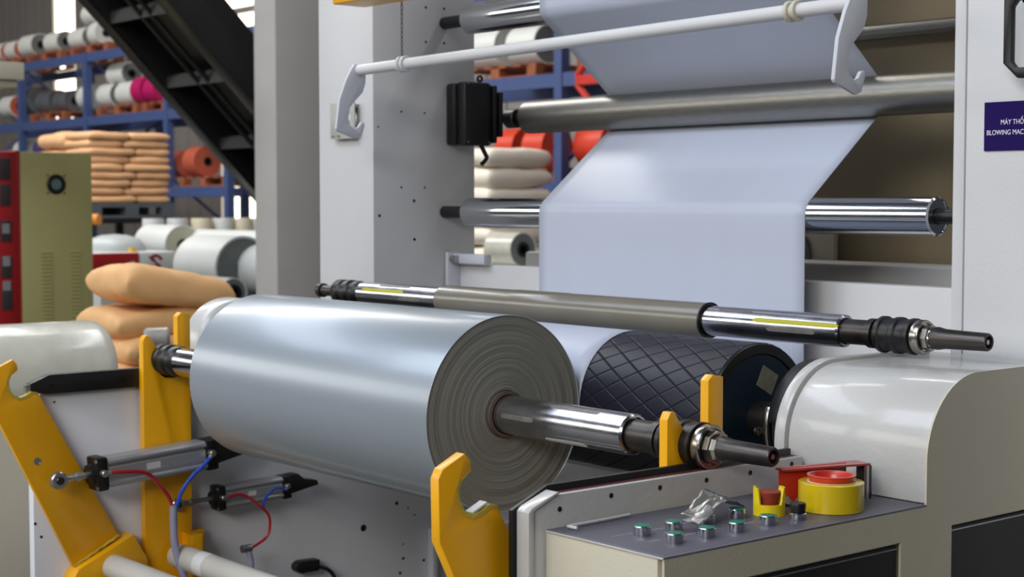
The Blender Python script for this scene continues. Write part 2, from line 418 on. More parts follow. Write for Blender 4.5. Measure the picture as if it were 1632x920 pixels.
path = belt([(3.03,2.001,.0452,1),(3.24,1.710,.0512,-1),(3.03,1.415,.0452,1),(2.93,.78,.0557,-1),(DY,DZ,DR+.0012,1)], (3.0, 2.9), PI)
fine = []
for a, b_ in zip(path, path[1:]):
    L = math.dist(a, b_); k = max(1, int(L/.04))
    for i in range(k): fine.append((a[0]+(b_[0]-a[0])*i/k, a[1]+(b_[1]-a[1])*i/k))
fine.append(path[-1])
XW0, XW1 = -3.466, -2.49
vs = []; fs = []
nx = 24
for (y, z) in fine:
    for i in range(nx+1): vs.append((XW0+(XW1-XW0)*i/nx, y, z))
for j in range(len(fine)-1):
    for i in range(nx):
        a = j*(nx+1)+i; fs.append((a, a+1, a+nx+2, a+nx+1))
web = build('film_web', MB().add(vs, fs), FILM, ang=60)
tag(web, 'wide white plastic film sheet zigzagging down over the guide rollers to the drum', 'film')
sol = web.modifiers.new('thickness', 'SOLIDIFY'); sol.thickness = .0005; sol.offset = 0

# brown web behind, at the right
bwv = [(3.585,1.885+.0),(3.575,2.9)]
brown = tag(build('brown_film_web', MB().box(-3.02, -1.93, 3.58, 3.583, .75, 2.9), BROWNW), 'dull brown film sheet hanging behind the rollers at the right', 'film')

# ================================================================== WINDING DRUM
dr = thing('winding_drum', (-2.9, DY, DZ), 'large black rubber winding drum with diamond grooves, behind the full roll', 'drum')
def groove(x, t):
    u = x / .078; v = t * DR / .043
    a = abs(((u + v) + .5) % 1 - .5); b_ = abs(((u - v) + .5) % 1 - .5)
    m = min(a, b_) * .037
    return -0.0014 if m < .0009 else (0 if m > .0016 else -0.0014 * (.0016 - m)/.0007)
vs = []; fs = []; NA = 760; NXD = 300
xa, xb = -2.56, -2.125
for j in range(NXD+1):
    x = xa + (xb-xa)*j/NXD
    for i in range(NA):
        t = 2*PI*i/NA; r = DR + (groove(x, t) if 0 < j < NXD else -.003)
        vs.append((x, DY + r*math.cos(t), DZ + r*math.sin(t)))
for j in range(NXD):
    for i in range(NA):
        k = (i+1) % NA; fs.append((j*NA+i, j*NA+k, (j+1)*NA+k, (j+1)*NA+i))
gc = build('grooved_cover', MB().add(vs, fs), RUBBER, dr, ang=60)
gc.data.materials.append(mat('groove_dark', (10, 10, 13), 0.9, var=0.1))  # darker second colour for the sunken groove faces of the cover
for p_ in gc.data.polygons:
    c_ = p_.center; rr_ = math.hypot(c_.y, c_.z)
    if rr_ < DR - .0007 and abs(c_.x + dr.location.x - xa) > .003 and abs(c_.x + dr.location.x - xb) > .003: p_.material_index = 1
build('drum_body', MB().lathe([(0,.03),(0,DR-.004),(.004,DR-.001),(1.50,DR-.001),(1.50,.03)], (-4.03, DY, DZ), (1,0,0), 96), BLACKM, dr)
build('end_ring', MB().lathe([(0,DR-.022),(0,DR-.001),(.006,DR-.003),(.006,DR-.022)], (-2.127, DY, DZ), (1,0,0), 96, closed=True), BLACK, dr)
build('end_plate', MB().lathe([(0,.02),(0,DR-.022),(.003,DR-.024),(.003,.02)], (-2.127, DY, DZ), (1,0,0), 72), NAVY, dr)
st = Matrix.Rotation(R(-28), 4, 'X')
sv = [st @ Vector((0, y, z)) for y, z in ((-.026,-.022),(.026,-.022),(.026,.022),(-.026,.022))]
c0 = Vector((-2.1235, 2.435, 1.090))
build('sticker', MB().add([c0+v for v in sv]+[c0+v+Vector((-.0006,0,0)) for v in sv], [(0,1,2,3),(7,6,5,4),(0,4,5,1),(1,5,6,2),(2,6,7,3),(3,7,4,0)]), STICK, dr, smooth=False)
build('drum_shaft', MB().cyl((-4.1, DY, DZ), (-1.98, DY, DZ), .035, 24), DKSTEEL, dr)
# drum bearing cover at the left end
lc = thing('bearing_cover', (-4.15, 2.36, .8), 'round white cover at the far left end of the drum, behind the roll', 'cover')
build('cover_shell', MB().lathe([(0,.0),(0,.140),(.01,.150),(.085,.150),(.097,.146),(.105,.136),(.105,.0)], (-4.25, 2.405, 1.01), (1,0,0), 64), HOUSE, lc)
build('cover_foot', MB().box(-4.24, -4.17, 2.3, 2.47, 0, .9), WHITE2, lc, bevel=.004)

# ================================================================== FULL FILM ROLL
fl = thing('film_roll', (-2.97, RY, RZ - RR), 'large full roll of wound grey-white plastic film on its shaft, in the foreground', 'film roll')
FX0, FX1 = -3.447, -2.49
build('film_side', MB().lathe([(0, RR-.002), (.0015, RR), (FX1-FX0-.0015, RR), (FX1-FX0, RR-.001), (FX1-FX0-.01, RR-.006), (.01, RR-.006)], (FX0, RY, RZ), (1,0,0), 128, closed=True), ROLLSIDE, fl)
prof = []
random.seed(3)
NR = 90
for i in range(NR+1):
    r = .049 + (RR-.0012-.049)*i/NR
    prof.append((random.uniform(-.0004, .0004) + (.0008*math.sin(i*.33) if 55 < i < 86 else .0003*math.sin(i*.5)), r))
prof = [(FX1-FX0-.0025+a, r) for a, r in prof]
prof = [(.03, .049)] + prof + [(FX1-FX0-.012, RR-.002), (.03, RR-.002)]
eo = build('wound_end', MB().lathe(prof, (FX0, RY, RZ), (1,0,0), 128, closed=True), ROLLEND, fl, at=(-2.97, RY, RZ), ang=50)
build('core', MB().lathe([(-.006,.0405),(-.006,.0475),(.963,.0475),(.963,.0405)], (FX0, RY, RZ), (1,0,0), 64, closed=True), mat('brown_core_tube', (98,84,76), .7, var=.15), fl)

# ================================================================== AIR SHAFTS
def air_shaft(name, label, y, z, xo, r=.039, keys=()):
    t = thing(name, (-2.9+xo, y, z), label, 'air shaft')
    def X(x): return x + xo
    a0, a1 = -3.853, -2.113
    build('shaft_body', MB().lathe([(0,.024),(0,r-.003),(.004,r),(a1-a0-.004,r),(a1-a0,r-.003),(a1-a0,r-.006),(a1-a0-.006,r-.008),(a1-a0-.006,.024)], (X(a0), y, z), (1,0,0), 56), SHAFT, t)
    build('neck', MB().lathe([(0,r*.77),(.07,r*.77),(.07,r*.9),(.085,r*.9),(.085,r*.66),(.16,r*.66)], (X(-2.120), y, z), (1,0,0), 40), DKSTEEL, t)
    build('neck', MB().lathe([(0,r*.66),(.03,r*.66),(.03,r*.77),(.1,r*.77)], (X(-3.99), y, z), (1,0,0), 40), DKSTEEL, t)
    for s, x0 in ((1, -2.025), (-1, -3.956)):
        c = build('rubber_collar', MB().lathe([(0,.028),(.0,r*1.02),(.004,r*1.1),(.012,r*1.1),(.016,r*1.0),(.036,r*1.0),(.040,r*1.1),(.050,r*1.1),(.054,r*1.0),(.072,r*1.0),(.076,r*1.08),(.084,r*1.08),(.088,.028)] if s > 0 else
              [(-.025,.028),(-.025,r*1.0),(-.02,r*1.08),(.006,r*1.08),(.012,r*.95),(.02,r*.95),(.026,r*1.1),(.046,r*1.1),(.052,r*.95),(.06,r*.95),(.066,r*1.06),(.084,r*1.06),(.092,r*.95),(.1,.028)], (X(x0), y, z), (1,0,0), 40), BLACK, t)
    build('bearing', MB().lathe([(0,.02),(0,r*.98),(.003,r*1.02),(.016,r*1.02),(.019,r*.98),(.019,r*.86),(.015,r*.82),(.015,r*.66),(.019,r*.62),(.030,r*.62),(.030,.015)], (X(-1.937), y, z), (1,0,0), 48), BEAR, t)
    build('lock_nut', MB().lathe([(0,.015),(0,r*.78),(.012,r*.78),(.012,r*.66),(.022,r*.6),(.022,.015)], (X(-1.915), y, z), (1,0,0), 8), BEAR, t)
    build('tip', MB().lathe([(0,.02),(.014,.0225),(.03,.0195),(.124,.0175),(.127,.0155),(.127,.012),(.118,.011),(.118,.0)], (X(-1.904), y, z), (1,0,0), 32), DKSTEEL, t)
    build('air_valve', MB().cyl((X(-1.79), y, z), (X(-1.779), y, z), .005, 10), BEAR, t)
    build('tip', MB().lathe([(0,.0),(0,.018),(.003,.021),(.02,.021),(.022,.016),(.10,.016),(.10,.022),(.125,.022),(.125,.0)], (X(-4.085), y, z), (1,0,0), 24), DKSTEEL, t)
    for (x0, x1, ang, w, m, pr) in keys:
        k = MB(); hw = w/2; seg = 6; rr = r + pr
        prof = []
        N = 8
        outl = [(x0+hw - hw*math.cos(PI/2*i/N)*1, -hw*math.sin(PI/2*(1-0))*0) for i in range(1)]
        # rounded-end strip bent round the shaft
        vs = []; fs = []
        rows = 20
        for j in range(rows+1):
            xx = x0 + (x1-x0)*j/rows
            dd = min(xx-x0, x1-xx); ww = hw*math.sqrt(max(0, 1-(1-min(1, dd/hw))**2)) if dd < hw else hw
            ww = max(ww, hw*.35)
            for i in range(seg+1):
                th = ang + (i/seg-.5)*2*ww/r
                vs.append((X(xx), y+rr*math.cos(th), z+rr*math.sin(th)))
        for j in range(rows+1):
            xx = x0 + (x1-x0)*j/rows
            dd = min(xx-x0, x1-xx); ww = hw*math.sqrt(max(0, 1-(1-min(1, dd/hw))**2)) if dd < hw else hw
            ww = max(ww, hw*.35)
            for i in range(seg+1):
                th = ang + (i/seg-.5)*2*ww/r
                vs.append((X(xx), y+(r-.003)*math.cos(th), z+(r-.003)*math.sin(th)))
        o_ = (rows+1)*(seg+1)
        for j in range(rows):
            for i in range(seg):
                a = j*(seg+1)+i; fs.append((a, a+1, a+seg+2, a+seg+1))
            a = j*(seg+1); fs.append((a, a+seg+1, a+seg+1+o_, a+o_)); a += seg; fs.append((a, a+o_, a+seg+1+o_, a+seg+1))
        for j in (0, rows):
            for i in range(seg): a = j*(seg+1)+i; fs.append((a, a+1, a+1+o_, a+o_))
        build('key_strip', k.add(vs, fs), m, t)
    return t
V = PI  # angle pointing towards -Y
air_shaft('air_shaft', 'worn steel air shaft running through the full film roll, tip over the console', RY, RZ, 0,
          keys=[(-2.46,-2.36,V-.10,.010,KEYG,.0004),(-2.33,-2.19,V-1.05,.009,KEYG,.0004),(-2.34,-2.22,V+.95,.012,LABELW,.0004)])
sy, sz = 2.61, 1.183
air_shaft('air_shaft', 'spare steel air shaft with yellow-green strips, lying above the black drum', sy, sz, .048, r=.0335,
          keys=[(-3.82,-3.62,V-.45,.010,KEY,.0006),(-2.34,-2.11,V-.38,.010,KEY,.0006),(-2.30,-2.17,V+.15,.009,KEYG,.0004),(-2.45,-2.35,V-.95,.006,KEYG,.0004),(-3.64,-3.54,V+.12,.009,KEYG,.0004),(-3.75,-3.60,V-1.0,.008,KEYG,.0004)])
co = thing('core_tube', (-2.93, sy, sz), 'grey cardboard core wrapped in clear film, pushed onto the spare shaft', 'core')
build('wrapped_tube', MB().lathe([(0,.0345),(0,.0395),(.30,.0400),(.303,.0408),(.50,.0408),(.503,.0400),(.972,.0395),(.972,.0345)], (-3.421, sy, sz), (1,0,0), 56, closed=True), CORE, co)
build('core_rim', MB().lathe([(0,.0345),(0,.0408),(.004,.0408),(.004,.0345)], (-2.449, sy, sz), (1,0,0), 48, closed=True), BLACKM, co)

# ================================================================== LIFTING BAR WITH HOOKS
lb = thing('lifting_bar', (-2.95, 2.61, 1.62), 'white round lifting bar with a hook plate at each end, in front of the rollers', 'lifting bar')
bp0, bp1 = Vector((-3.83, 2.615, 1.826)), Vector((-2.045, 2.60, 1.848))
build('bar', MB().cyl(bp0, bp1, .0155, 28), WHITE, lb)
for cx_ in (-3.62, -3.60, -2.215, -2.195):
    t = (cx_-bp0.x)/(bp1.x-bp0.x); p = bp0.lerp(bp1, t); dd = (bp1-bp0).normalized()
    build('collar', MB().lathe([(0,.0150),(0,.0205),(.002,.0225),(.009,.0225),(.011,.0205),(.011,.0150)], p-dd*.005, dd, 32, closed=True), WHITE if cx_ < -3 else CREAM, lb)
hook = [(2.588,1.832),(2.600,1.848),(2.640,1.850),(2.638,1.795),(2.628,1.768),(2.596,1.738),(2.583,1.722),(2.578,1.690),(2.585,1.672),(2.600,1.664),(2.612,1.668),(2.622,1.682),(2.632,1.684),(2.634,1.672),(2.622,1.640),(2.606,1.634),(2.540,1.656),(2.536,1.662),(2.548,1.745),(2.560,1.775),(2.570,1.800)]
build('hook_plate', MB().prism([(y, z-.006) for y, z in hook], -3.842, -3.832), WHITE2, lb, bevel=.0015)
build('hook_plate', MB().prism([(y-.002, z+.030) for y, z in hook], -2.052, -2.042), WHITE2, lb, bevel=.0015)
ch = thing('hanging_chain', (-3.62, 2.61, 1.85), 'thin dark chain hanging down to the left end of the white bar', 'chain')
for k in range(34):
    zc = 1.848 + k*.0125
    a = (1,0,0) if k % 2 else (0,1,0)
    o_ = build('link', MB().tube([Vector((-3.617,2.612,zc)) + (Vector((0,1,0)) if k % 2 else Vector((1,0,0)))*(.0032*math.cos(t)) + Vector((0,0,1))*(.0075*math.sin(t)) for t in [2*PI*i/10 for i in range(11)]], .0011, 5), DKSTEEL, ch)
hb = thing('hoist_beam', (-4.0, 2.6, 2.02), 'orange-yellow hoist housing just showing at the top edge', 'hoist')
build('hoist_body', MB().box(-3.72, -3.40, 2.45, 2.56, 1.990, 2.2), YEL, hb, bevel=.005)
build('hoist_rope_guide', MB().cyl((-3.62,2.612,2.27),(-3.62,2.612,2.3),.02), DKSTEEL, hb)
build('hoist_arm', MB().box(-3.66, -3.56, 2.50, 2.65, 2.2, 2.28), YEL, hb, bevel=.005)

# ================================================================== BASE FRAMES
# right base rail with chamfered front end
rf = thing('base_rail', (-1.93, 2.0, 0), 'white side rail with a row of small holes, right of the full roll', 'side rail')
build('rail_plate', MB().prism([(1.630,0),(1.630,.952),(1.636,.958),(1.686,.977),(2.29,.977),(2.29,0)], -1.922, -1.910), HOUSE, rf, bevel=.0015)
build('rail_flange', MB().prism([(1.622,0),(1.622,.955),(1.630,.962),(1.684,.982),(1.688,.979),(1.634,.956),(1.634,0)], -1.938, -1.908), HOUSE, rf, bevel=.001)
build('black_strip', MB().prism([(1.615,.40),(1.615,.955),(1.690,.988),(2.292,.988),(2.292,.90),(1.70,.90),(1.66,.40)], -1.950, -1.940), BLACKM, rf, bevel=.001)
build('red_edge', MB().prism([(1.630,.955),(1.686,.9765),(2.292,.9765),(2.292,.972),(1.690,.972),(1.634,.950)], -1.9395, -1.925), mat('dark_red_paint', (84,34,34), .5), rf)
for y, z in [(1.689,.953),(1.803,.9615),(1.917,.9615),(2.032,.9615),(2.146,.962),(2.259,.966)]:
    build('bolt_hole', MB().lathe([(0,.0045),(.0006,.0045),(.0006,.003),(.0001,.002)], (-1.910, y, z), (1,0,0), 16), BLACK, rf)
# left base plate
lf = thing('base_plate', (-4.05, 2.4, 0), 'white left side plate of the winder with black capping strip and bolt holes', 'side plate')
build('side_plate', MB().prism([(1.690,0),(1.690,.925),(1.723,.945),(2.20,.945),(2.20,.86),(3.6,.86),(3.6,0)], -4.03, -4.000), mat('white_plate_paint', (222, 223, 229), .45, var=.03, vscale=3, bump=.12, bscale=160), lf, bevel=.002)
build('capping_strip', MB().prism([(1.683,.950),(1.681,.972),(1.733,.993),(2.25,.993),(2.25,.942),(1.723,.942)], -4.012, -3.985), BLACKM, lf, bevel=.001)
for y in (1.74, 1.84, 1.94): build('strip_screw', MB().cyl((-3.985, y, .965), (-3.983, y, .965), .005, 10), BLACK, lf)
build('strip_tab', MB().box(-4.0, -3.985, 1.668, 1.681, .948, .97), ZINC, lf)
def holes(par, x, lst):
    for y, z, r in lst:
        build('bolt_hole', MB().lathe([(0,r),(.0006,r),(.0006,r*.7),(.0001,r*.5)], (x, y, z), (1,0,0), 16), BLACK, par)
holes(lf, -4.0, [(1.752,.918,.003),(1.69+.004,.60,.004),(1.71,.563,.004),(2.737,.451,.0105),(2.862,.512,.006),(2.905,.492,.003),(2.886,.335,.005),(2.966,.318,.005),(2.985,.286,.005),(2.874,.291,.005),(2.93,.467,.003),(2.886,.38,.003)])
# small white bracket near the floor of the plate
build('ledge', MB().box(-4.0, -3.97, 2.98, 3.0, .0, .42).box(-4.0,-3.97,3.0,3.6,.37,.40), WHITE2, lf, bevel=.003)
# console base front / pillar box beneath
# ================================================================== CRADLE ARMS
def arc(cy, cz, r, a0, a1, n): return [(cy + r*math.cos(R(a0+(a1-a0)*i/n)), cz + r*math.sin(R(a0+(a1-a0)*i/n))) for i in range(n+1)]
def fork(label, x0, x1, dz):
    t = thing('shaft_fork', ((x0+x1)/2, 2.06, 0), label, 'shaft fork')
    P = [(1.990,.0),(1.990,1.070+dz),(1.998,1.083+dz),(2.008,1.083+dz),(2.032,1.048+dz)]
    P += [(2.034,.992+dz),(2.042,.974+dz),(2.056,.964+dz),(2.085,.962+dz),(2.094,.97+dz)]
    P += [(2.094,1.132+dz),(2.106,1.142+dz),(2.133,1.137+dz),(2.133,.53),(2.17,.53),(2.17,0)]
    build('fork_plate', MB().prism(P, x0, x1), YEL, t, bevel=.0012)
    return t
fkl = fork('tall yellow forked plate holding the far left end of the full roll shaft', -3.985, -3.96, 0.0)
build('stiffener', MB().box(-3.96, -3.90, 2.10, 2.133, .2, .53), YEL, fkl, bevel=.002)
fkr = fork('two-pronged yellow fork standing behind the right rail, cradling the shaft end', -1.985, -1.965, -.005)
def arm(label, x0, x1, dy, dz, left):
    t = thing('cradle_arm', ((x0+x1)/2, 1.75+dy, 0), label, 'cradle arm')
    P = [(1.576,1.005),(1.584,1.020),(1.628,1.041),(1.640,1.028),(1.641,1.014),(1.622,1.000),(1.616,.985),(1.618,.965),(1.628,.948),(1.646,.940),(1.662,.944),(1.678,.953),(1.694,.950),(1.707,.926)]
    P += [(1.917,.542),(1.786,.475),(1.578,.905)]
    P = [(y+dy, z+dz) for y, z in P]
    build('arm_plate', MB().prism(P, x0, x1), YEL, t, bevel=.0012)
    # bare worn lining inside the cup
    cup = [(1.641,1.014),(1.622,1.000),(1.616,.985),(1.618,.965),(1.628,.948),(1.646,.940),(1.662,.944),(1.678,.953),(1.694,.950)]
    inn = [(y+dy, z+dz) for y, z in cup]
    outw = []
    cyc, czc = 1.655+dy, .99+dz
    for (y, z) in inn:
        v = Vector((cyc-y, czc-z)); v = v.normalized()*.0012; outw.append((y+v.x, z+v.y))
    build('cup_lining', MB().prism(inn + outw[::-1], x0-.0005, x1+.0005), YELCUT, t)
    rim = []
    for (y, z) in inn:
        v = Vector((y-cyc, z-czc)).normalized()*.006; rim.append((y+v.x, z+v.y))
    build('cup_rim', MB().prism(inn[1:] + rim[1:][::-1], x1+.0001, x1+.0011), YELCUT, t)
    # clamp block and foot
    f = [(1.945,.548),(1.985,.478),(1.99,.43),(1.93,.40),(1.80,.36),(1.765,.44),(1.786,.475)]
    build('clamp_block', MB().prism([(y+dy, z+dz) for y, z in f], x0-.02, x1+.03), YEL, t, bevel=.003)
    w = [(1.917,.545),(1.786,.478)]
    build('weld_bead', MB().tube([(x1+.002, w[0][0]+dy+(w[1][0]-w[0][0])*i/14, w[0][1]+dz+(w[1][1]-w[0][1])*i/14+.002*math.sin(i*2.3)) for i in range(15)], .004, 8), YELCUT, t)
    build('arm_foot', MB().prism([(1.80+dy,.0),(1.80+dy,.42+dz),(1.95+dy,.42+dz),(1.95+dy,.0)], x0, x1), YEL, t, bevel=.002)
    return t
al = arm('yellow inclined cradle arm with open cup at the far left', -3.995+.01, -3.97, 0, 0, True)
build('arm_hole', MB().lathe([(0,.010),(.001,.010),(.001,.0085),(.0002,.008)], (-3.970, 1.690, .770), (1,0,0), 20), ZINC, al)
ar = arm('nearer yellow cradle arm with open worn cup, standing below the film roll end', -1.992, -1.97, -.086, .010, False)
build('cup_pad', MB().prism([(1.560,.9515),(1.590,.965),(1.5885,.968),(1.5585,.9545)], -1.99, -1.972), LABELW, ar)

# cross pipes at the bottom
for y, z, lab in ((1.885,.468,'off-white pipe at the bottom edge, left of its twin'), (2.075,.472,'off-white pipe at the bottom edge, behind the purple hose sleeve')):
    t = thing('cross_pipe', (-3.0, y, z), lab, 'pipe')
    build('pipe', MB().cyl((-3.938, y, z), (-2.0, y, z), .034, 32, ch=.003), PVC, t)
    if y > 2: build('marking', MB().lathe([(0,.0342),(.0004,.0345),(.05,.0345),(.0505,.0342)], (-3.80, y, z), (1,0,0), 32, closed=True), LABELW, t)

# ================================================================== AIR CYLINDERS
def air_cylinder(label, x, y0, z0, y1, z1, s, rod_l, hoses):
    """axis from the rod eye (y0,z0) to the tail bracket (y1,z1) in the plane X = x; s = scale"""
    t = thing('air_cylinder', (x, (y0+y1)/2, min(z0, z1)), label, 'air cylinder')
    A = Vector((x, y0, z0)); B = Vector((x, y1, z1)); ax = (B-A).normalized(); L = (B-A).length
    q = ax.to_track_quat('Y', 'Z').to_matrix()
    def place(mb, name, m, par, bevel=0.0):
        mb.v = [tuple(A + q @ Vector(v)) for v in mb.v]
        return build(name, mb, m, par, bevel=bevel)
    e = place(MB().lathe([(-.011*s,.009*s),(-.011*s,.020*s),(-.008*s,.023*s),(.008*s,.023*s),(.011*s,.020*s),(.011*s,.009*s)], (0,0,0), (1,0,0), 28, closed=True), 'rod_eye', ZINC, t)
    place(MB().lathe([(-.014*s,.0),(-.014*s,.011*s),(.014*s,.011*s),(.016*s,.009*s),(.016*s,0)], (0,0,0), (1,0,0), 20), 'eye_pin', DKSTEEL, t)
    place(MB().lathe([(.018*s,.010*s),(.045*s,.009*s),(.047*s,.013*s),(.058*s,.013*s),(.060*s,.009*s),(rod_l,.009*s)], (0,0,0), (0,1,0), 20), 'piston_rod', ZINC, t)
    hd = place(MB().box(-.032*s,.032*s, rod_l+.012*s, rod_l+.045*s, -.045*s,.045*s), 'head_block', BLACK, t, bevel=.006*s)
    place(MB().lathe([(0,.012*s),(0,.026*s),(.014*s,.029*s),(.014*s,.012*s)], (0,rod_l,0), (0,1,0), 28), 'rod_gland', BLACK, t)
    for dz in (-.036*s, .036*s): place(MB().cyl((.028*s, rod_l+.010*s, dz), (.028*s, rod_l+.014*s, dz), .005*s, 8), 'screw', ZINC, t)
    # finned square barrel with channels
    b0 = rod_l + .045*s; b1 = L - .055*s
    h = .039*s; w_ = .028*s
    P = [(-w_,-h),(w_*.9,-h),(w_,-h*.86),(w_,-h*.40),(w_*1.04,-h*.36),(w_*1.04,h*.36),(w_,h*.40),(w_*.82,h*.44),(w_*.82,h*.56),(w_,h*.60),(w_,h*.9),(w_*.9,h),(-w_,h)]
    place(MB().prism(P, b0, b1, 'y'), 'barrel', ALU, t)
    place(MB().cyl((w_*.9,b0,h*.75),(w_*.9,b1,h*.75),h*.20,12).cyl((w_*.9,b0,-h*.75),(w_*.9,b1,-h*.75),h*.20,12), 'tie_rods', ALU, t)
    place(MB().box(w_*1.04, w_*1.05, b0+(b1-b0)*.38, b0+(b1-b0)*.52, -h*.25, h*.22), 'maker_label', LABELW, t)
    place(MB().box(-.032*s,.034*s, L-.058*s, L-.02*s, -.044*s,.040*s), 'tail_block', BLACK, t, bevel=.006*s)
    place(MB().prism([(L-.03*s,-.03*s),(L-.03*s,.042*s),(L+.01*s,.044*s),(L+.04*s,.018*s),(L+.095*s,.006*s),(L+.10*s,-.012*s),(L+.05*s,-.018*s)], -.02*s, .03*s), 'tail_bracket', BLACKM, t, bevel=.003*s)
    # fittings
    f1 = A + q @ Vector((.040*s, rod_l+.028*s, .004*s)); f2 = A + q @ Vector((.042*s, L-.045*s, .006*s))
    for f in (f1, f2):
        build('fitting', MB().cyl(f-Vector((.014*s,0,0)), f+Vector((.010*s,0,0)), .0095*s, 14, ch=.002*s).cyl(f+Vector((.004*s,0,0)), f+Vector((.006*s,.016*s if f is f1 else -.010*s,.002 if f is f1 else -.012*s)), .006*s, 10), ZINC, t)
    return t, f1, f2
ac, f1, f2 = air_cylinder('larger aluminium air cylinder with black ends, joined to the left cradle arm', -3.925, 1.727, .722, 2.20, .752, 1.0, .082, None)
hz = thing('hose_pair', (-3.9, 1.95, .45), 'red and blue air hoses of the larger cylinder, gathered in a clear sleeve', 'hoses')
hz_j = (-3.885, 2.035, .632)
build('red_hose', MB().tube(bez([f1+Vector((.006,.016,.002)), f1+Vector((.006,.045,.0)), (-3.885,1.955,.722), (-3.885,1.995,.685), (-3.887,2.028,.64), (-3.887,2.033,.60)]), .0054, 10), REDT, hz)
build('blue_hose', MB().tube(bez([f2+Vector((.006,-.010,-.012)), f2+Vector((.01,-.035,-.032)), (-3.875,2.09,.70), (-3.873,2.055,.66), (-3.878,2.040,.61), (-3.88,2.040,.58)]), .0052, 10), BLUET, hz)
build('sleeve', MB().tube(bez([(-3.881,2.035,.625),(-3.881,2.034,.58),(-3.879,2.036,.52),(-3.876,2.050,.46),(-3.872,2.062,.42)]), .0108, 12), SLEEVE, hz)
ac2, g1, g2 = air_cylinder('smaller second air cylinder, in shade under the film roll, with black end blocks', -3.955, 2.085, .610, 2.455, .624, .78, .105, None)
h2 = thing('hose_pair', (-3.93, 2.35, .40), 'red and blue air hoses looping from the smaller shaded cylinder', 'hoses')
build('red_hose', MB().tube(bez([g1+Vector((.005,.013,.002)), g1+Vector((.008,.06,.002)), (-3.90,2.315,.585), (-3.90,2.345,.55), (-3.90,2.34,.50), (-3.90,2.30,.475), (-3.90,2.265,.468)]), .0042, 10), REDT, h2)
build('blue_hose', MB().tube(bez([g2+Vector((.005,-.008,-.009)), g2+Vector((.006,-.04,.0)), (-3.915,2.34,.60), (-3.915,2.335,.57)]), .0036, 8), BLUET, h2)
build('sleeve', MB().tube(bez([(-3.90,2.275,.468),(-3.90,2.285,.42),(-3.90,2.27,.36),(-3.90,2.23,.30)]), .0085, 10), SLEEVE, h2)
build('sleeve_end', MB().cyl((-3.90,2.255,.470),(-3.90,2.285,.470),.011,12), ZINC, h2)
# oval sensor with cable on the plate
sn = thing('plate_sensor', (-3.99, 2.54, .36), 'dark oval cable fitting with curved lead, low on the left side plate', 'sensor')
build('sensor_body', MB().prism([(2.50+.024*math.cos(t)-(.0), .370+.018*math.sin(t)) for t in [PI/2+PI*i/10 for i in range(11)]] + [(2.555,.352),(2.558,.386)], -3.999, -3.965), BLACKM, sn, bevel=.003)
build('sensor_lead', MB().tube(bez([(-3.975,2.55,.365),(-3.97,2.585,.352),(-3.97,2.61,.325),(-3.97,2.625,.28)]), .006, 10), PURHOSE, sn)

# ================================================================== DRIVE HOUSING + CONSOLE
XC = -1.64
dh = thing('drive_housing', (-1.78, 2.4, 0), 'white rounded drive housing at the right with flat beige end face', 'machine housing')
arcp = [(2.302+.143*(1-math.cos(t)), .997+.143*math.sin(t)) for t in [PI/2*i/14 for i in range(15)]]
P = [(2.302,.925)] + arcp + [(2.75,1.141),(2.75,.925)]
build('hood', MB().prism(P, -1.955, XC-.002), HOUSE, dh, bevel=.0025)
# end sheet (console front runs on into it), with two recessed black doors
P = [(2.296,.922),(2.296,.997)] + [(2.296+.149*(1-math.cos(t)), .997+.149*math.sin(t)) for t in [PI/2*i/14 for i in range(1,15)]] + [(2.755,1.146),(2.755,.880),(2.371,.880),(2.371,0),(2.225,0),(2.225,.869),(1.70,.869),(1.70,0),(1.656,0),(1.656,.922)]
build('end_sheet', MB().prism(P, XC-.004, XC), CREAM, dh)
build('black_door', MB().box(XC-.012, XC-.006, 2.375, 2.755, .02, .874), BLACKM, dh)
build('black_door', MB().box(XC-.012, XC-.006, 1.704, 2.221, .02, .863), BLACKM, dh)
build('door_trim', MB().box(XC-.006, XC-.004, 2.375, 2.755, .868, .8705), ZINC, dh)
build('door_trim', MB().box(XC-.006, XC-.004, 1.704, 2.221, .857, .8595), ZINC, dh)
build('base_box', MB().box(-1.905, XC-.014, 1.656, 2.75, .0, .921), CREAM, dh, bevel=.001)
build('end_flange', MB().prism([(2.296,.93)] + [(2.296+.149*(1-math.cos(t)), .997+.149*math.sin(t)) for t in [PI/2*i/14 for i in range(0,15)]] + [(2.75,1.146),(2.75,.93)], -1.985, -1.960), HOUSE, dh, bevel=.002)
# black round bearing housing with split clamp ring beside the drum
bh = thing('bearing_housing', (-2.03, 2.48, .85), 'black round bearing housing with split steel ring between drum and white hood', 'bearing')
build('shell', MB().lathe([(0,.04),(0,.108),(.006,.116),(.06,.116),(.06,.04)], (-2.06, 2.485, 1.005), (1,0,0), 64), BLACKM, bh)
a = [(R(d_)) for d_ in range(105, 256, 6)]
ringp = [(2.485+.129*math.cos(t), 1.005+.129*math.sin(t)) for t in [R(k) for k in range(60, 176, 6)]] + [(2.485+.112*math.cos(t), 1.005+.112*math.sin(t)) for t in [R(k) for k in range(174, 59, -6)]]
build('guard_arc', MB().prism(ringp, -2.055, -1.99), BLACK, bh, bevel=.001)
ringq = [(2.485+.125*math.cos(R(k)), 1.005+.125*math.sin(R(k))) for k in range(160, 236, 6)] + [(2.485+.112*math.cos(R(k)), 1.005+.112*math.sin(R(k))) for k in range(234, 159, -6)]
build('clamp_ring', MB().prism(ringq, -2.072, -2.058), BEAR, bh, bevel=.001)
build('clamp_screw', MB().lathe([(0,.009),(.006,.009),(.006,.0045),(.002,.004),(.002,0)], (-2.078, 2.352, 1.0), (1,0,0), 20), BEAR, bh)
build('bearing_foot', MB().box(-2.05, -1.99, 2.42, 2.6, 0, .90), BLACKM, bh, bevel=.004)

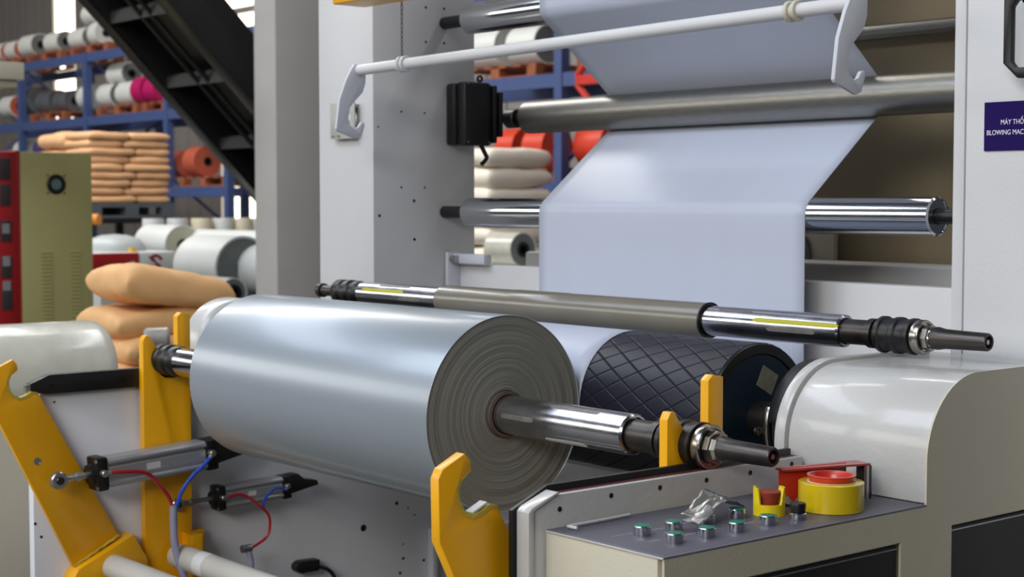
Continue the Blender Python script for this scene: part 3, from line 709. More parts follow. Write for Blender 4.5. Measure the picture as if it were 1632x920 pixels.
cs = thing('control_console', (-1.78, 1.95, .921), 'grey topped control console with green push buttons, in front of the rail', 'control console')
build('console_top', MB().box(-1.905, XC, 1.656, 2.298, .9215, .925), DASH, cs, bevel=.0008)
build('top_edge', MB().box(-1.905, XC-.0005, 1.6535, 1.656, .9215, .9245), HOUSE, cs, bevel=.0008)
for (x, y) in [(-1.777,1.745),(-1.769,1.807),(-1.705,1.744),(-1.776,1.891),(-1.702,1.813),(-1.776,1.963),(-1.701,1.881),(-1.705,1.960)]:
    b_ = build('push_button', MB().lathe([(0,.0138),(.001,.0142),(.0142,.0142),(.0150,.0136),(.0150,.0130),(.0145,.0128),(.0145,0)], (x, y, .925), (0,0,1), 28), CHROME, cs)
    for p_ in b_.data.polygons: pass
    build('green_cap', MB().lathe([(0,.0),(0,.0129),(.0012,.0126),(.0018,.0)], (x, y, .9396), (0,0,1), 24), GREENB, b_)
kb = build('selector_switch', MB().lathe([(0,.0138),(.001,.0142),(.010,.0142),(.0115,.012),(.0115,0)], (-1.702, 2.030, .925), (0,0,1), 28), CHROME, cs)
build('black_knob', MB().lathe([(0,.0),(0,.0125),(.012,.0135),(.016,.0125),(.016,.0)], (-1.702, 2.030, .9365), (0,0,1), 12), BLACK, kb)
# faint printed lines of tiny captions
cap = MB(); random.seed(11)
for (x, y, n_) in [(-1.80,1.700,6),(-1.795,1.765,6),(-1.735,1.715,4),(-1.735,1.785,5),(-1.735,1.850,5),(-1.735,1.925,5),(-1.745,2.0,5),(-1.80,1.85,5)]:
    for k in range(n_):
        w_ = random.uniform(.003, .006)
        cap.box(x, x+.0035, y+k*.0075, y+k*.0075+w_, .92505, .9252)
build('printed_captions', cap, mat('caption_grey', (150,148,156), .6), cs, smooth=False)
cap.v and None
lnn = MB().box(-1.900, -1.644, 1.660, 1.6608, .92505, .9252).box(-1.6448, -1.644, 1.66, 2.296, .92505, .9252)
build('border_line', lnn, mat('caption_grey', (150,148,156), .6), cs, smooth=False)

# ---- things lying on the console
tr = thing('tape_roll', (-1.728, 2.150, .925), 'roll of yellow packing tape lying flat on the grey console', 'tape')
TX, TY = -1.722, 2.140
build('tape', MB().lathe([(0,.041),(0,.054),(.001,.0555),(.0475,.0555),(.0485,.054),(.0485,.041)], (TX, TY, .925), (0,0,1), 72, closed=True), YTAPE, tr)
build('core', MB().lathe([(0.0005,.0375),(0.0005,.0408),(.0492,.0408),(.0492,.0375)], (TX, TY, .925), (0,0,1), 60, closed=True), mat('tape_core_card', (206,190,160), .7), tr)
ds = thing('tape_dispenser', (-1.76, 2.20, .925), 'red hand tape dispenser with grey blade frame, behind the yellow tape roll', 'dispenser')
build('hub', MB().lathe([(0.002,.0),(0.002,.036),(.050,.0368),(.058,.041),(.060,.041),(.060,.036),(.052,.032),(.040,.030),(.040,.0)], (TX, TY, .925), (0,0,1), 60), RED, ds)
build('side_wall', MB().prism([(-1.805,2.100),(-1.800,2.096),(-1.765,2.235),(-1.770,2.238)], .9255, .990, 'z'), RED, ds, bevel=.001)
build('top_plate', MB().prism([(-1.812,2.100),(-1.790,2.096),(-1.735,2.265),(-1.775,2.272)], .985, .989, 'z'), mat('dusty_red_plate', (170,62,60), .4, coat=.4), ds, bevel=.0008)
build('blade_frame', MB().box(-1.765, -1.735, 2.262, 2.268, .926, .985).box(-1.765, -1.760, 2.215, 2.262, .955, .962).box(-1.765,-1.760,2.215,2.262,.926,.930), DKSTEEL, ds, bevel=.0008)
build('support_leg', MB().box(-1.742, -1.736, 2.255, 2.268, .925, .985), ZINC, ds)
cu = thing('yellow_cup', (-1.765, 2.025, .925), 'small yellow plastic cup with two raised lugs and a red plug', 'cup')
CX, CY = -1.760, 2.025
def cup_mesh(cx, cy, z0, ro, ri, hlo, hhi):
    vs = []; fs = []; n = 64
    for i in range(n):
        t = 2*PI*i/n
        k = max(0, math.cos(2*(t-R(50))))**.6 if math.cos(2*(t-R(50))) > 0 else 0
        h = hlo + (hhi-hlo)*min(1, k*1.9)
        for (r, z) in ((ro, z0), (ro, z0+h), (ri, z0+h), (ri, z0+.004)):
            vs.append((cx+r*math.cos(t), cy+r*math.sin(t), z))
    for i in range(n):
        k = (i+1) % n
        for j in range(4):
            fs.append((i*4+j, k*4+j, k*4+(j+1) % 4, i*4+(j+1) % 4))
    fs.append(tuple(i*4+3 for i in range(n)))
    return MB().add(vs, fs)
build('cup_wall', cup_mesh(CX, CY, .925, .0265, .0225, .019, .046), YCUP, cu, ang=50)
build('red_plug', MB().lathe([(0,0),(0,.0155),(.024,.0165),(.030,.020),(.035,.0205),(.036,.018),(.036,0)], (CX, CY, .929), (0,0,1), 32), REDBR, cu)
# rod
rd = tag(build('bent_wire', MB().tube(bez([(-1.868,1.690,.9285),(-1.884,1.689,.9285),(-1.888,1.694,.9285),(-1.890,1.76,.9285),(-1.894,1.83,.9285)]),   .0028, 8), mat('pale_wire', (196,196,196), .5)), 'thin bent steel wire lying at the left edge of the console', 'wire')
# crumpled film scraps
def scrap(name, label, base, size, seed, m, curl):
    random.seed(seed); n_ = 14; vs = []; fs = []
    for j in range(n_+1):
        for i in range(n_+1):
            u = i/n_; v = j/n_
            p = Vector((base[0] + (u-.5)*size[0], base[1] + (v-.5)*size[1], base[2] + .002 + curl(u, v)))
            p += Vector((noise.noise(p*60)*.003, noise.noise(p*60+Vector((3,1,2)))*.003, abs(noise.noise(p*70))*.006))
            vs.append(p)
    for j in range(n_):
        for i in range(n_):
            a = j*(n_+1)+i; fs.append((a, a+1, a+n_+2, a+n_+1))
    o = build(name, MB().add(vs, fs), m, ang=50)
    o.modifiers.new('thick', 'SOLIDIFY').thickness = .0004
    return tag(o, label, 'scrap')
CLEAR = mat('clear_scrap', (112,112,108), .22, var=.1, vscale=40, trans=.35, coat=.5)
scrap('film_scrap', 'curled grey clear film scrap standing up among the green buttons', (-1.80, 1.93, .926), (.05, .11), 5, CLEAR, lambda u, v: .034*math.exp(-((v-.6)*3.0)**2)*(1-.3*u) + .004)
scrap('film_scrap', 'small crumpled foil piece at the front of the curled film scrap', (-1.752, 1.845, .926), (.040, .036), 9, FOIL, lambda u, v: .022*math.sin(u*2.6)*v+.010)
scrap('film_scrap', 'crumpled clear film bit between the yellow cup and the red dispenser', (-1.79, 2.125, .926), (.035, .06), 15, FOIL, lambda u, v: .010*math.sin(u*5)*math.sin(v*6)**2+.002)

# ================================================================== BACKGROUND LEFT: NEAR THINGS
# wrapped roll beyond the left rail (axis along Y)
sp = thing('wrapped_roll', (-5.25, 2.0, .685), 'milky stretch-wrapped film roll lying beyond the left side plate', 'film roll')
build('wrap', MB().lathe([(0,.12),(0,.165),(.01,.175),(1.0,.175),(1.025,.171),(1.04,.16),(1.04,.05)], (-5.20, 1.40, .86), (0,1,0), 56), WRAP, sp, ang=50)
build('roll_core', MB().lathe([(-.005,.03),(-.005,.045),(1.045,.045),(1.045,.03)], (-5.20, 1.40, .86), (0,1,0), 24, closed=True), KRAFT, sp)
tag(build('roll_stand', MB().box(-5.40, -5.0, 1.45, 2.3, .0, .06).box(-5.38,-5.02,1.5,1.56,.06,.685).box(-5.38,-5.02,2.2,2.26,.06,.685).prism([(-5.40,.685),(-5.0,.685),(-5.0,.76),(-5.09,.705),(-5.31,.705),(-5.40,.76)],1.48,2.28,'y'), GREYP, bevel=.004), 'low grey cradle stand under the milky wrapped roll', 'stand')
cb_ = thing('cream_cabinet', (-5.3, 1.7, 0), 'plain cream machine cabinet at the lower left edge of the photo', 'cabinet')
build('body', MB().box(-5.0+.12, -4.55, 1.2, 1.925, .02, .80), CREAM, cb_, bevel=.006)
build('plinth', MB().box(-4.86, -4.57, 1.22, 1.90, .0, .02), BLACKM, cb_)

def sack_mesh(cx, cy, cz, lx, ly, h, seed, tilt=0.0, n=14, rot=0.0):
    pw, ex = (6.5, .40) if n > 15 else (9, .36)
    vs = []; fs = []
    q = Matrix.Rotation(rot, 3, 'Z') @ Matrix.Rotation(tilt, 3, 'X')
    def P(u, v, s):
        a = max(0, 1-abs(u)**pw)**ex; b2 = max(0, 1-abs(v)**pw)**ex
        hh = s*h/2*a*b2
        p = Vector((u*lx/2*(1-.05*abs(v)**3), v*ly/2*(1-.05*abs(u)**3), hh))
        w = p*5 + Vector((seed*3.1, seed*1.7, seed))
        p += Vector((noise.noise(w*1.3)*.012, noise.noise(w+Vector((5,5,5)))*.012, noise.noise(w)*h*.16*a*b2 + noise.noise(w*4)*h*.05*a*b2))
        return q @ p + Vector((cx, cy, cz))
    g = [math.sin(PI/2*(-1+2*i/n)) for i in range(n+1)]
    for s in (1, -1):
        for v in g:
            for u in g: vs.append(P(u, v, s))
    m = (n+1)**2
    for s in range(2):
        for j in range(n):
            for i in range(n):
                a = s*m+j*(n+1)+i; f = (a, a+1, a+n+2, a+n+1); fs.append(f if s == 0 else f[::-1])
    return MB().add(vs, fs)
def sack(name, label, cx, cy, cz, lx, ly, h, seed, m, group, tilt=0.0, rot=0.0, n=12):
    o = build(name, sack_mesh(cx, cy, cz, lx, ly, h, seed, tilt, n, rot), m, ang=70)
    bm = bmesh.new(); bm.from_mesh(o.data); bmesh.ops.remove_doubles(bm, verts=bm.verts, dist=.0008); bmesh.ops.recalc_face_normals(bm, faces=bm.faces); bm.to_mesh(o.data); bm.free()
    for p in o.data.polygons: p.use_smooth = True
    return tag(o, label, 'sack', group)
# heap of tan sacks behind the left fork
sack('paper_sack', 'topmost tan sack of the near heap, plump and tilted down to the right', -6.0, 3.10, 1.088, .40, .52, .15, 1, KRAFT, 'tan sacks in the near heap', tilt=R(-9), n=20)
sack('paper_sack', 'tan sack second from the top of the near heap', -6.02, 3.06, .955, .40, .50, .125, 2, KRAFT, 'tan sacks in the near heap', n=18)
sack('paper_sack', 'tan sack third from the top of the near heap, with grey print', -5.98, 3.10, .85, .40, .52, .12, 3, KRAFT, 'tan sacks in the near heap', n=18)
sack('paper_sack', 'tan sack fourth from the top of the near heap, partly behind the shaft tip', -6.0, 3.06, .745, .40, .50, .12, 4, KRAFT, 'tan sacks in the near heap', n=18)
tag(build('wooden_crate', MB().box(-6.22, -5.76, 2.66, 3.34, 0, .08).box(-6.2,-5.78,2.68,3.32,.08,.682), WOOD, bevel=.004), 'wooden crate supporting the near heap of tan sacks', 'crate')
DKW0 = mat('crumpled_clear_wrap', (150,146,140), .3, var=.3, vscale=9, bump=.7, bscale=12, coat=.4)
sw = thing('film_bundle', (-5.62, 2.86, .7), 'small wrapped grey bundle resting beside the near sacks, behind the left fork', 'bundle')
build('bundle', MB().lathe([(0,.0),(0,.03),(.01,.038),(.09,.04),(.10,.03),(.10,.0)], (-5.72, 2.88, .915), (.5,.85,0), 28), DKW0, sw)
build('bundle_post', MB().cyl((-5.68,2.95,0),(-5.68,2.95,.88),.02,12), GREYP, sw)

# olive cabinet with red door side
oc = thing('electrical_cabinet', (-9.8, 4.2, 0), 'tall olive cabinet with round gauge and louvres, red front, at the left', 'cabinet')
build('body', MB().box(-10.3, -9.50, 3.965, 4.435, .05, 1.752), OLIVE, oc, bevel=.004)
build('plinth', MB().box(-10.28, -9.52, 3.98, 4.42, .0, .05), BLACKM, oc)
build('red_front', MB().box(-10.32, -9.505, 3.935, 3.965, .05, 1.76), REDC, oc, bevel=.003)
build('red_side_frame', MB().box(-9.62, -9.497, 3.80, 3.935, .3, 1.75), REDC, oc, bevel=.004)
for k, z in enumerate((.78, .98, 1.2, 1.42, 1.58)):
    build('module', MB().box(-9.60, -9.490, 3.83, 3.90, z, z+.13), mat('dark_module', (60,52,54), .5), oc, bevel=.003)
for k, z in enumerate((1.25, 1.05, .90)): build('grey_switch', MB().box(-9.495, -9.485, 3.84, 3.885, z, z+.06), ALU, oc)
g_ = build('gauge', MB().lathe([(0,.062),(.006,.062),(.012,.054),(.012,.042),(.004,.040),(.004,0)], (-9.50, 4.195, 1.553), (1,0,0), 36), BLACK, oc)
build('gauge_glass', MB().lathe([(0,.0),(0,.034),(.002,.034),(.002,.0)], (-9.496, 4.195, 1.553), (1,0,0), 28), mat('gauge_glass_green', (96,130,120), .15, coat=.5), g_)
for dy in (-.055, .055):
    for dz in (-.055, .055): build('screw', MB().cyl((-9.5, 4.195+dy, 1.553+dz), (-9.495, 4.195+dy, 1.553+dz), .006, 8), BLACK, oc)
for c_ in (4.125, 4.315):
    for k in range(34):
        z = 1.125 - k*.024
        build('louvre', MB().prism([(-9.5, z), (-9.490, z+.002), (-9.5, z+.012)], c_-.035, c_+.035, 'y'), OLIVE, oc, smooth=False)

# cream boxes cut by the left edge
ce = thing('cream_duct', (-9.0, 3.5, 0), 'cream horizontal duct box at the upper left edge', 'duct')
build('duct', MB().box(-9.6, -8.83, 3.15, 3.72, 2.14, 2.24), CREAM, ce, bevel=.004)
build('duct_rim', MB().box(-9.6, -8.86, 3.15, 3.69, 2.10, 2.14), CREAM, ce, bevel=.004)
build('duct_post', MB().box(-8.97, -8.88, 3.40, 3.46, 0, 2.10), CREAM, ce, bevel=.003)

# ================================================================== STAIR (underside)
sr = thing('steel_stair', (-9.05, 6.0, 0), 'black steel staircase seen from below, running down behind the grey column', 'staircase')
def strg(x0, x1, name):
    # 45 degree stringer from upper left down to the floor
    def z(y): return 7.146 - y
    build(name, MB().prism([(3.0, z(3.0)), (7.14, .006), (7.14, .40), (3.4, z(3.4)+.44), (3.0, z(3.0)+.44)], x0, x1), BLACKM, sr, bevel=.003)
strg(-8.65, -8.60, 'stringer'); strg(-9.55, -9.50, 'stringer')
for s_ in (0, 1):
    x_ = -8.60 if s_ == 0 else -9.50
    build('stringer_flange', MB().prism([(3.0,7.146-3.0-.012),(7.12,.014),(7.13,.03),(3.0,7.146-3.0+.01)], x_-.12, x_+.004), BLACK, sr, bevel=.002)
for k in range(9):
    y = 3.45 + k*.39
    build('tread', MB().box(-9.5, -8.65, y-.04, y+.24, 7.146-y+.11, 7.146-y+.135), BLACK, sr)
    build('tread_angle', MB().box(-9.5, -8.65, y-.045, y-.035, 7.146-y+.05, 7.146-y+.12), STAIRG, sr)
build('soffit_sheet', MB().prism([(3.0,4.146+.22),(7.0,.366),(7.0,.39),(3.0,4.146+.244)], -9.5, -8.65), BLACK, sr)
build('conduit', MB().cyl((-8.95,3.2,7.146-3.2+.03),(-8.95,6.9,.27),.016,10), BLACKM, sr)
build('conduit', MB().cyl((-9.08,3.2,7.146-3.2+.03),(-9.08,6.9,.27),.016,10), BLACKM, sr)

# ================================================================== WAREHOUSE RACKS
rk = thing('pallet_rack', (-16, 9.7, 0), 'long blue pallet rack with three beam levels across the background', 'rack')
RYF, RYB = 9.2, 10.25
ups = [-24.3, -22.05, -19.9, -17.65, -16.2, -13.2, -10.44, -8.2]
for x_ in ups:
    for y_ in (RYF, RYB):
        build('upright', MB().box(x_-.05, x_+.05, y_, y_+.09, 0, 3.41), RACKB, rk)
    br_ = MB()
    for k in range(4): 
        z0 = .15+k*.8
        a_, b2 = (RYF+.05, RYB+.05) if k % 2 == 0 else (RYB+.05, RYF+.05)
        br_.tube([(x_, a_, z0), (x_, b2, z0+.8)], .02, 6)
    build('brace', br_, RACKB, rk)
for i in range(len(ups)-1):
    for z in (1.62, 2.56, 3.40):
        if z == 1.62 and i in (4,): continue
        for y_ in (RYF, RYB):
            build('beam', MB().box(ups[i]+.05, ups[i+1]-.05, y_+.01, y_+.06, z-.12, z), RACKB, rk)
def pallet(x0, x1, y0, y1, z, label, m=WOOD, group='wooden pallets on the rack'):
    t = thing('pallet', ((x0+x1)/2, (y0+y1)/2, z), label, 'pallet', group)
    for k in range(3):
        y = y0 + (y1-y0-.1)*k/2; build('runner', MB().box(x0, x1, y, y+.1, z, z+.02), m, t, smooth=False)
        for j in range(3):
            x = x0 + (x1-x0-.12)*j/2; build('block', MB().box(x, x+.12, y, y+.1, z+.02, z+.10), m, t, smooth=False)
    n_ = 6
    for k in range(n_):
        x = x0 + (x1-x0-.1)*k/(n_-1); build('deck_board', MB().box(x, x+.1, y0, y1, z+.10, z+.12), m, t, smooth=False)
    return t
def bgroll(label, x1, y, z, r, L, side, end, group, name='stored_roll', axis='x'):
    """roll lying on its side with its end face towards +X"""
    t = thing(name, (x1-L/2, y, z-r), label, 'film roll', group)
    A = (1,0,0) if axis == 'x' else ((0,1,0) if axis == 'y' else (0,0,1))
    c = (x1-L, y, z) if axis == 'x' else ((x1, y-L, z) if axis == 'y' else (x1, y, z-r))
    build('roll_side', MB().lathe([(0,r*.95),(0,r),(L,r),(L,r*.93),(L-.02,r*.9),(.02,r*.9)], c, A, 32, closed=True), side, t)
    build('roll_end', MB().lathe([(L-.01,.05),(L-.003,.05),(L-.003,r*.94),(L-.01,r*.94)] , c, A, 32, closed=True), end, t)
    build('roll_core', MB().lathe([(0,.035),(0,.055),(L+.004,.055),(L+.004,.035)], c, A, 18, closed=True), BLACKM, t)
    return t
G1 = 'film rolls on the top rack shelf'; G2 = 'film rolls on the middle rack shelf'; G3 = 'film rolls on the low rack shelf'
for (x0, z, lab) in [(-23.6,3.40,'brown pallet on top shelf, leftmost'),(-22.0,3.40,'brown pallet on top shelf under dark-ended roll'),(-20.55,3.40,'brown pallet on top shelf beside the staircase'),
                     (-21.9,2.56,'brown pallet on middle shelf under dark bundles'),(-19.75,2.56,'brown pallet on middle shelf under grey and magenta rolls'),(-18.45,2.56,'brown pallet on middle shelf, end touching the staircase'),
                     (-12.0,2.56,'brown pallet on middle shelf seen between the rollers'),(-17.5,1.62,'brown pallet under the terracotta rolls')]:
    pallet(x0, x0+1.15, RYF+.1, RYF+1.04, z, lab)
# top shelf
yr = 9.50
top = 3.52
bgroll('dark-ended white roll on the top shelf, left of the bright window', -21.95, yr, top+.16, .16, .45, WHITEROLL, GREYROLL, G1)
bgroll('grey-ended white roll on the top shelf, below the bright window', -21.1, yr, top+.145, .145, .45, WHITEROLL, GREYROLL, G1)
bgroll('pale roll on the top shelf, third from the left', -20.3, yr, top+.14, .14, .45, WHITEROLL, GREYROLL, G1)
bgroll('pale roll on the top shelf, nearest to the staircase', -19.85, yr, top+.16, .16, .25, WHITEROLL, WHITEROLL, G1)
bgroll('white roll stacked on another roll, topmost beside the staircase', -20.0, yr, top+.43, .13, .35, WHITEROLL, GREYROLL, G1)
for k, (x_, lab) in enumerate([(-23.1,'orange-brown roll on the top shelf at the left edge'),(-22.6,'orange-brown roll on the top shelf, second from the left edge')]):
    bgroll(lab, x_, yr, top+.14, .14, .35, WHITEROLL, TERRA, G1)
# middle shelf
mid = 2.68
DKW = mat('dark_grey_wrapped_film', (86,88,92), .35, var=.3, vscale=5, bump=.6, bscale=8, coat=.5)
bgroll('dark grey wrapped roll on the middle shelf, left bay', -22.2+.25, yr, mid+.20, .20, .35, DKW, DKW, G2)
bgroll('dark grey wrapped roll on the middle shelf, right of a similar one', -21.55+.2, yr, mid+.165, .165, .45, DKW, DKW, G2)
bgroll('dark grey wrapped roll on the middle shelf, against the blue post', -21.0+.15, yr, mid+.15, .15, .4, DKW, DKW, G2)
bgroll('white roll on the middle shelf in front of the bright window', -20.10, yr, mid+.17, .17, .35, WHITEROLL, WHITEROLL, G2)
bgroll('white roll with grey end on the middle shelf, in a bottom row', -19.45, yr, mid+.16, .16, .42, WHITEROLL, GREYROLL, G2)
bgroll('white roll with pale end on the middle shelf, beside the magenta roll', -18.85, yr, mid+.16, .16, .45, WHITEROLL, GREYROLL, G2)
bgroll('white roll with grey end, stacked above the bottom row on the middle shelf', -19.12, yr, mid+.42, .15, .45, WHITEROLL, GREYROLL, G2)
bgroll('magenta roll on the middle shelf, left of its twin', -18.55, yr, mid+.18, .18, .28, MAGENTA, MAGENTA, G2)
bgroll('magenta roll on the middle shelf, right one against the staircase', -18.20, yr, mid+.17, .17, .30, MAGENTA, MAGENTA, G2)
bgroll('small white roll with orange end at the left edge of the middle shelf', -22.75, yr, mid+.16, .16, .4, WHITEROLL, TERRA, G2)
# low shelf
pallet(-23.0, -21.8, RYF+.1, RYF+1.04, 1.62+.0, 'brown pallet under the grey and purple rolls')
pallet(-21.75, -20.6, RYF+.1, RYF+1.04, 1.62+.0, 'brown pallet low on the rack below the bright window')
bgroll('pale grey roll low on the rack above the olive cabinet', -22.1, yr, 1.74+.42, .20, .45, WHITEROLL, WHITEROLL, G3)
bgroll('pale grey roll under the other pale one, behind the olive cabinet', -22.15, yr, 1.74+.13, .13, .45, WHITEROLL, WHITEROLL, G3)
bgroll('purple roll low on the rack, left of its twin', -21.6, yr, 1.74+.42, .18, .30, PURPLE, PURPLE, G3)
bgroll('dark purple roll low on the rack, right of its twin', -21.15, yr, 1.74+.41, .18, .32, PURPLE, PURPLE, G3)
bgroll('purple roll underneath, hidden behind the olive cabinet edge', -21.2, yr, 1.74+.13, .13, .32, PURPLE, PURPLE, G3)
bgroll('terracotta roll with dark core on the low shelf, nearest the rack post', -17.15, yr, 1.74+.185, .185, .30, TERRA, TERRA, G3)
bgroll('terracotta roll on the low shelf, left of the one with the dark core', -17.62, yr, 1.74+.165, .165, .35, TERRA, TERRA, G3)
# rack content seen between the rollers
bgroll('grey-white roll with dark core seen between the upper rollers', -11.45, yr, 2.68+.19, .19, .5, WHITEROLL, WHITEROLL, G2)
bgroll('grey roll seen between the upper rollers, next to the blue post', -10.9, yr, 2.68+.18, .18, .4, WHITEROLL, GREYROLL, G2)
pallet(-10.3, -9.2, RYF+.1, RYF+1.04, 2.56, 'pallet on the shelf right of the blue post between the rollers')
pallet(-11.6, -10.5, RYF+.1, RYF+1.04, 1.62, 'pallet under the orange-red rolls')
pallet(-10.3, -9.2, RYF+.1, RYF+1.04, 1.62, 'pallet under the orange-red rolls right of the blue post')
bgroll('orange-red roll seen between the rollers, leftmost of the orange-red ones', -11.20, yr, 1.74+.19, .19, .25, ORROLL, ORROLL, G3)
bgroll('orange-red roll seen between the rollers, in the middle of the group', -10.78, yr, 1.74+.19, .19, .28, ORROLL, ORROLL, G3)
bgroll('orange-red roll right of the blue post, beside the film edge', -10.02, yr, 1.74+.19, .19, .34, ORROLL, ORROLL, G3)
# orange frame leaning right of the blue upright
of = thing('orange_rack_frame', (-10.0, 8.9, 0), 'orange-red steel rack frame with diagonal braces, right of the blue post', 'rack frame')
for x_ in (-9.10,): build('post', MB().box(x_-.03, x_+.03, 9.0, 9.06, 0, 4.2), RACKO, of)
build('rail', MB().box(-9.99, -9.13, 9.0, 9.06, 2.42, 2.50), RACKO, of)
build('rail', MB().box(-9.99, -9.13, 9.0, 9.06, 1.55, 1.62), RACKO, of)
for (z0, z1) in ((2.50,3.3),(1.62,2.42)):
    build('diagonal', MB().tube([(-9.99,9.03,z1),(-9.13,9.03,z0)], .03, 8), RACKO, of)
    build('diagonal', MB().tube([(-9.99,9.03,z0),(-9.13,9.03,z1)], .03, 8), RACKO, of)

# tan sack pallet stack, layers of crossed sacks
tz0 = 1.44
TXF, TYL = -13.75, 6.395
stt = thing('steel_table', (-14.3, 7.0, 0), 'dark steel stand carrying the grey pallet of tan sacks', 'stand')
build('stand_top', MB().box(-14.95, -13.7, 6.33, 7.28, 1.24, 1.29), BLACKM, stt)
for x_ in (-14.9, -13.78):
    for y_ in (6.36, 7.2): build('leg', MB().box(x_, x_+.06, y_, y_+.06, 0, 1.24), BLACKM, stt)
gp = thing('grey_pallet', (-14.3, 7.0, 1.29), 'dark grey plastic pallet beneath the tan sack stack', 'pallet')
build('deck', MB().box(-14.9, -13.74, 6.38, 7.25, 1.39, 1.425), GREYP, gp)
for k, y_ in enumerate((6.38, 6.75, 7.12)):
    for x_ in (-14.9, -14.4, -13.87): build('foot_block', MB().box(x_, x_+.13, y_, y_+.13, 1.315, 1.39), GREYP, gp)
build('bottom_skid', MB().box(-14.9, -13.74, 6.38, 7.25, 1.29, 1.315), GREYP, gp)
ordl = ['top', 'second', 'third', 'fourth', 'fifth', 'sixth', 'seventh', 'eighth', 'bottom']
NL = 9; lh = .0735
for k in range(NL):
    z = 1.425 + lh*(k+.5); w0 = (.48, .35, .42)[k % 3]
    lay = ordl[NL-1-k]
    for j, side in enumerate(('left', 'right')):
        y0 = TYL if j == 0 else TYL + w0 + .005; ww = w0 if j == 0 else .83 - w0
        sack('stacked_sack', 'tan sack, %s end, in the %s layer of the pallet stack' % (side, lay), TXF-.28+random.uniform(-.015,.015), y0+ww/2, z, 0.56, ww+.015, lh*1.12, k*2+j, KRAFT2, 'tan sacks stacked on the grey pallet')
sack('stacked_sack', 'tan sack at the raised back left corner of the pallet stack', -14.64, 6.66, 2.02, .6, .55, .165, 40, KRAFT2, 'tan sacks stacked on the grey pallet')
sack('stacked_sack', 'tan sack behind, below the raised corner sack of the pallet stack', -14.64, 6.66, 1.85, .6, .55, .165, 41, KRAFT2, 'tan sacks stacked on the grey pallet')
sack('stacked_sack', 'tan sack low behind at the left of the pallet stack', -14.64, 6.66, 1.51, .6, .55, .165, 42, KRAFT2, 'tan sacks stacked on the grey pallet')
sack('stacked_sack', 'tan sack midway behind at the left of the pallet stack', -14.64, 6.66, 1.68, .6, .55, .165, 43, KRAFT2, 'tan sacks stacked on the grey pallet')
# white sacks seen between the rollers
for k in range(7):
    z = .78 + k*.155
    sack('white_sack', 'white woven sack, %s of the pile seen between the rollers' % ['lowest','second from bottom','third from bottom','middle one','third from top','second from top','topmost'][k], -9.98, 8.16, z+.08, .60, .70, .157, 60+k, WSACK, 'white sacks between the rollers', n=14)
sb_ = tag(build('sack_crate', MB().box(-10.35, -9.65, 7.75, 8.6, 0, .10).box(-10.3,-9.7,7.8,8.55,.10,.775), WOOD, bevel=.004), 'wooden crate under the white sack pile', 'crate')
bgroll('grey-green ended wrapped roll beyond the film, beside the white sacks', -8.72, 7.36, 1.10, .125, .30, WRAP, GREYROLL, 'rolls in the middle distance')
tag(build('packing_table', MB().box(-9.5, -8.3, 7.17, 7.6, .93, .975).box(-9.45,-9.38,7.2,7.26,0,.93).box(-8.42,-8.35,7.2,7.26,0,.93).box(-9.45,-9.38,7.5,7.57,0,.93).box(-8.42,-8.35,7.5,7.57,0,.93), WHITEROLL), 'pale packing table behind the cross beam carrying a roll', 'table')
# cream pillar thing behind the sheet right edge
cp = thing('guard_screen', (-2.98, 3.545, 0), 'cream guard screen with round grey wheel, just right of the hanging film', 'guard')
build('panel', MB().box(-3.12, -2.845, 3.535, 3.555, .0, 1.40), CREAM, cp, bevel=.003)
build('wheel', MB().lathe([(0,.0),(0,.062),(.006,.066),(.012,.062),(.012,0)], (-2.985, 3.535, 1.30), (0,-1,0), 40), GREYROLL, cp)

# middle distance, left: white machine with red panel, rolls
wm = thing('white_machine', (-11.0, 5.4, 0), 'low white machine with a red panel and a round red emblem', 'machine')
build('machine_body', MB().box(-11.9, -11.02, 5.20, 5.82, 0, 1.065), WHITEROLL, wm, bevel=.01)
build('red_panel', MB().box(-11.02, -11.00, 5.12, 5.505, .86, 1.06), REDC, wm, bevel=.003)
build('slot_handle', MB().box(-11.0, -10.992, 5.44, 5.465, .90, 1.0), ALU, wm, bevel=.003)
build('emblem_panel', MB().box(-11.02, -11.0, 5.51, 5.79, .86, 1.06), WHITEROLL, wm, bevel=.003)
ey, ez = 5.64, .985
em = MB()
for a0 in (20, 200):
    P_ = [(ey+.062*math.cos(R(t)), ez+.062*math.sin(R(t))) for t in range(a0, a0+130, 10)] + [(ey+.042*math.cos(R(t)), ez+.042*math.sin(R(t))) for t in range(a0+120, a0-1, -10)]
    em.prism(P_, -11.0, -10.996)
em.prism([(ey-.06,ez+.05),(ey-.01,ez+.03),(ey+.01,ez-.005),(ey-.03,ez+.01)], -11.0, -10.9955).prism([(ey+.06,ez-.05),(ey+.01,ez-.03),(ey-.01,ez+.005),(ey+.03,ez-.01)], -11.0, -10.9955)
build('emblem', em, mat('dark_red_print', (150,26,34), .5), wm)
build('dome', MB().lathe([(0,.24),(.04,.235),(.09,.19),(.12,.10),(.13,.0)], (-11.4, 5.5, 1.065), (0,0,1), 36), mat('grey_dome', (176,182,180), .4), wm)
build('yellow_lamp', MB().cyl((-11.1,5.50,1.065),(-11.1,5.50,1.095),.03,14), YEL, wm)
build('orange_roller', MB().cyl((-12.3,5.45,1.30),(-12.0,5.66,1.30),.045,16), mat('orange_roller_paint',(210,130,40),.5), wm)
build('tower', MB().box(-12.2,-12.05,5.45,5.62,0,1.256), DKSTEEL, wm)
GM = 'rolls in the middle distance'
def standing(label, x, y, r, h, z0, m):
    t = thing('standing_roll', (x, y, z0), label, 'film roll', 'upright white rolls')
    build('roll_side', MB().lathe([(0,r*.97),(.01,r),(h-.01,r),(h,r*.97),(h,.05),(h-.02,.045),(h-.02,0)], (x, y, z0), (0,0,1), 32), m, t)
    return t
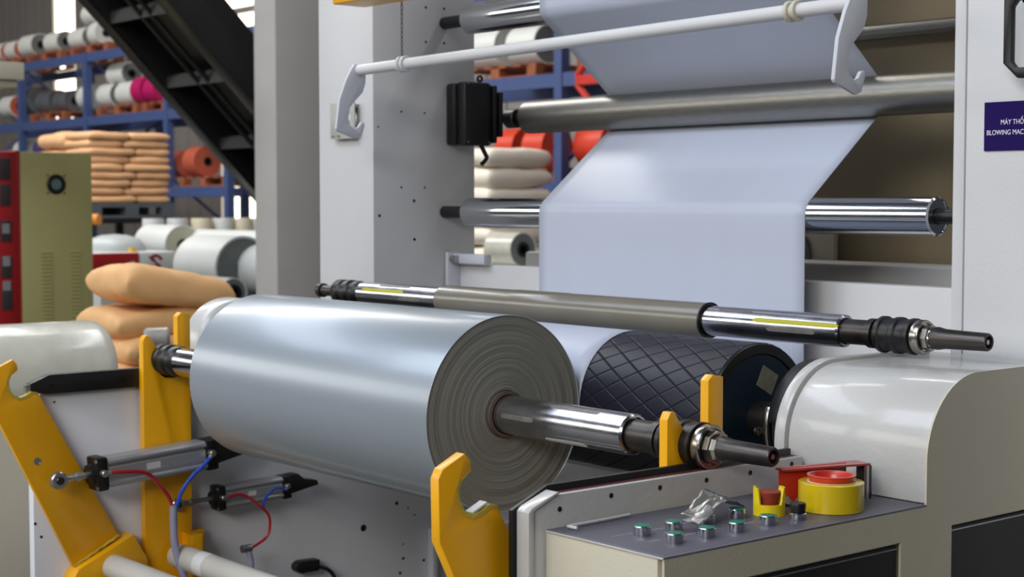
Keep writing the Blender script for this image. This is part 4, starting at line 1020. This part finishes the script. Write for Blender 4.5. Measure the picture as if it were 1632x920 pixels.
tbl = tag(build('roll_table', MB().box(-13.0,-12.4,6.4,7.65,.90,.96).box(-12.98,-12.92,6.45,6.5,0,.90).box(-12.5,-12.44,6.45,6.5,0,.90).box(-12.98,-12.92,7.5,7.55,0,.90).box(-12.5,-12.44,7.5,7.55,0,.90), GREYP), 'grey table carrying the upright white rolls', 'table')
CR2 = mat('cream_roll', (214,204,176), .45, var=.05)
for k, (x_, y_, m_) in enumerate([(-12.75,6.52,WHITEROLL),(-12.7,6.73,WHITEROLL),(-12.65,6.94,CR2),(-12.62,7.14,WHITEROLL),(-12.6,7.32,CR2),(-12.58,7.49,WHITEROLL)]):
    standing('%s upright roll, %s from the left in the white row' % ('cream' if m_ is CR2 else 'white', ['first','second','third','fourth','fifth','sixth'][k]), x_, y_, .095, .335, .96, m_)
bgroll('pale roll with black core hole, lying before the upright white rolls', -11.55, 6.17, 1.09, .165, .55, WHITEROLL, mat('pale_roll_end', (190,186,164), .6), GM)
tag(build('roll_bench', MB().box(-12.2,-11.5,5.97,6.38,.86,.925).box(-12.15,-12.05,6.0,6.35,0,.86).box(-11.65,-11.55,6.0,6.35,0,.86), GREYP), 'grey bench under the pale roll with black core hole', 'bench')
# big white cylinder roll and grey ones, right next to the column
bgroll('big white film roll with dark end, left of the column, beside the pale roll', -9.62, 5.60, .985, .225, .60, WHITEROLL, GREYROLL, GM)
bgroll('grey-ended roll directly left of the column, behind the big white roll', -9.35, 5.72, .98, .17, .30, WHITEROLL, mat('light_grey_end', (140,146,146), .5, var=.1), GM)
bgroll('small grey-ended roll low beside the column, above the white drum cover', -8.75, 5.02, .875, .095, .40, WHITEROLL, GREYROLL, GM)
bgroll('white roll lying along the back, behind the grey rolls by the column', -10.3, 6.35, 1.09, .13, 1.3, WHITEROLL, WHITEROLL, GM)
tag(build('roll_rack', MB().box(-10.4,-9.1,5.38,5.92,.70,.758).box(-10.36,-10.3,5.42,5.48,0,.70).box(-9.2,-9.14,5.42,5.48,0,.70).box(-10.36,-10.3,5.82,5.88,0,.70).box(-9.2,-9.14,5.82,5.88,0,.70).box(-9.6,-9.1,5.6,5.86,.758,.808), GREYP), 'grey bench carrying the big white roll by the column', 'bench')
tag(build('low_stool', MB().box(-9.15,-8.72,4.93,5.11,.74,.778).box(-9.12,-9.07,4.95,5.09,0,.74).box(-8.8,-8.75,4.95,5.09,0,.74), GREYP), 'small grey stool under the low grey-ended roll', 'stool')
tag(build('long_bench', MB().box(-11.5,-10.3,6.24,6.46,.91,.958).box(-11.45,-11.4,6.26,6.44,0,.91).box(-10.4,-10.35,6.26,6.44,0,.91), GREYP), 'long grey bench under the white roll lying along the back', 'bench')
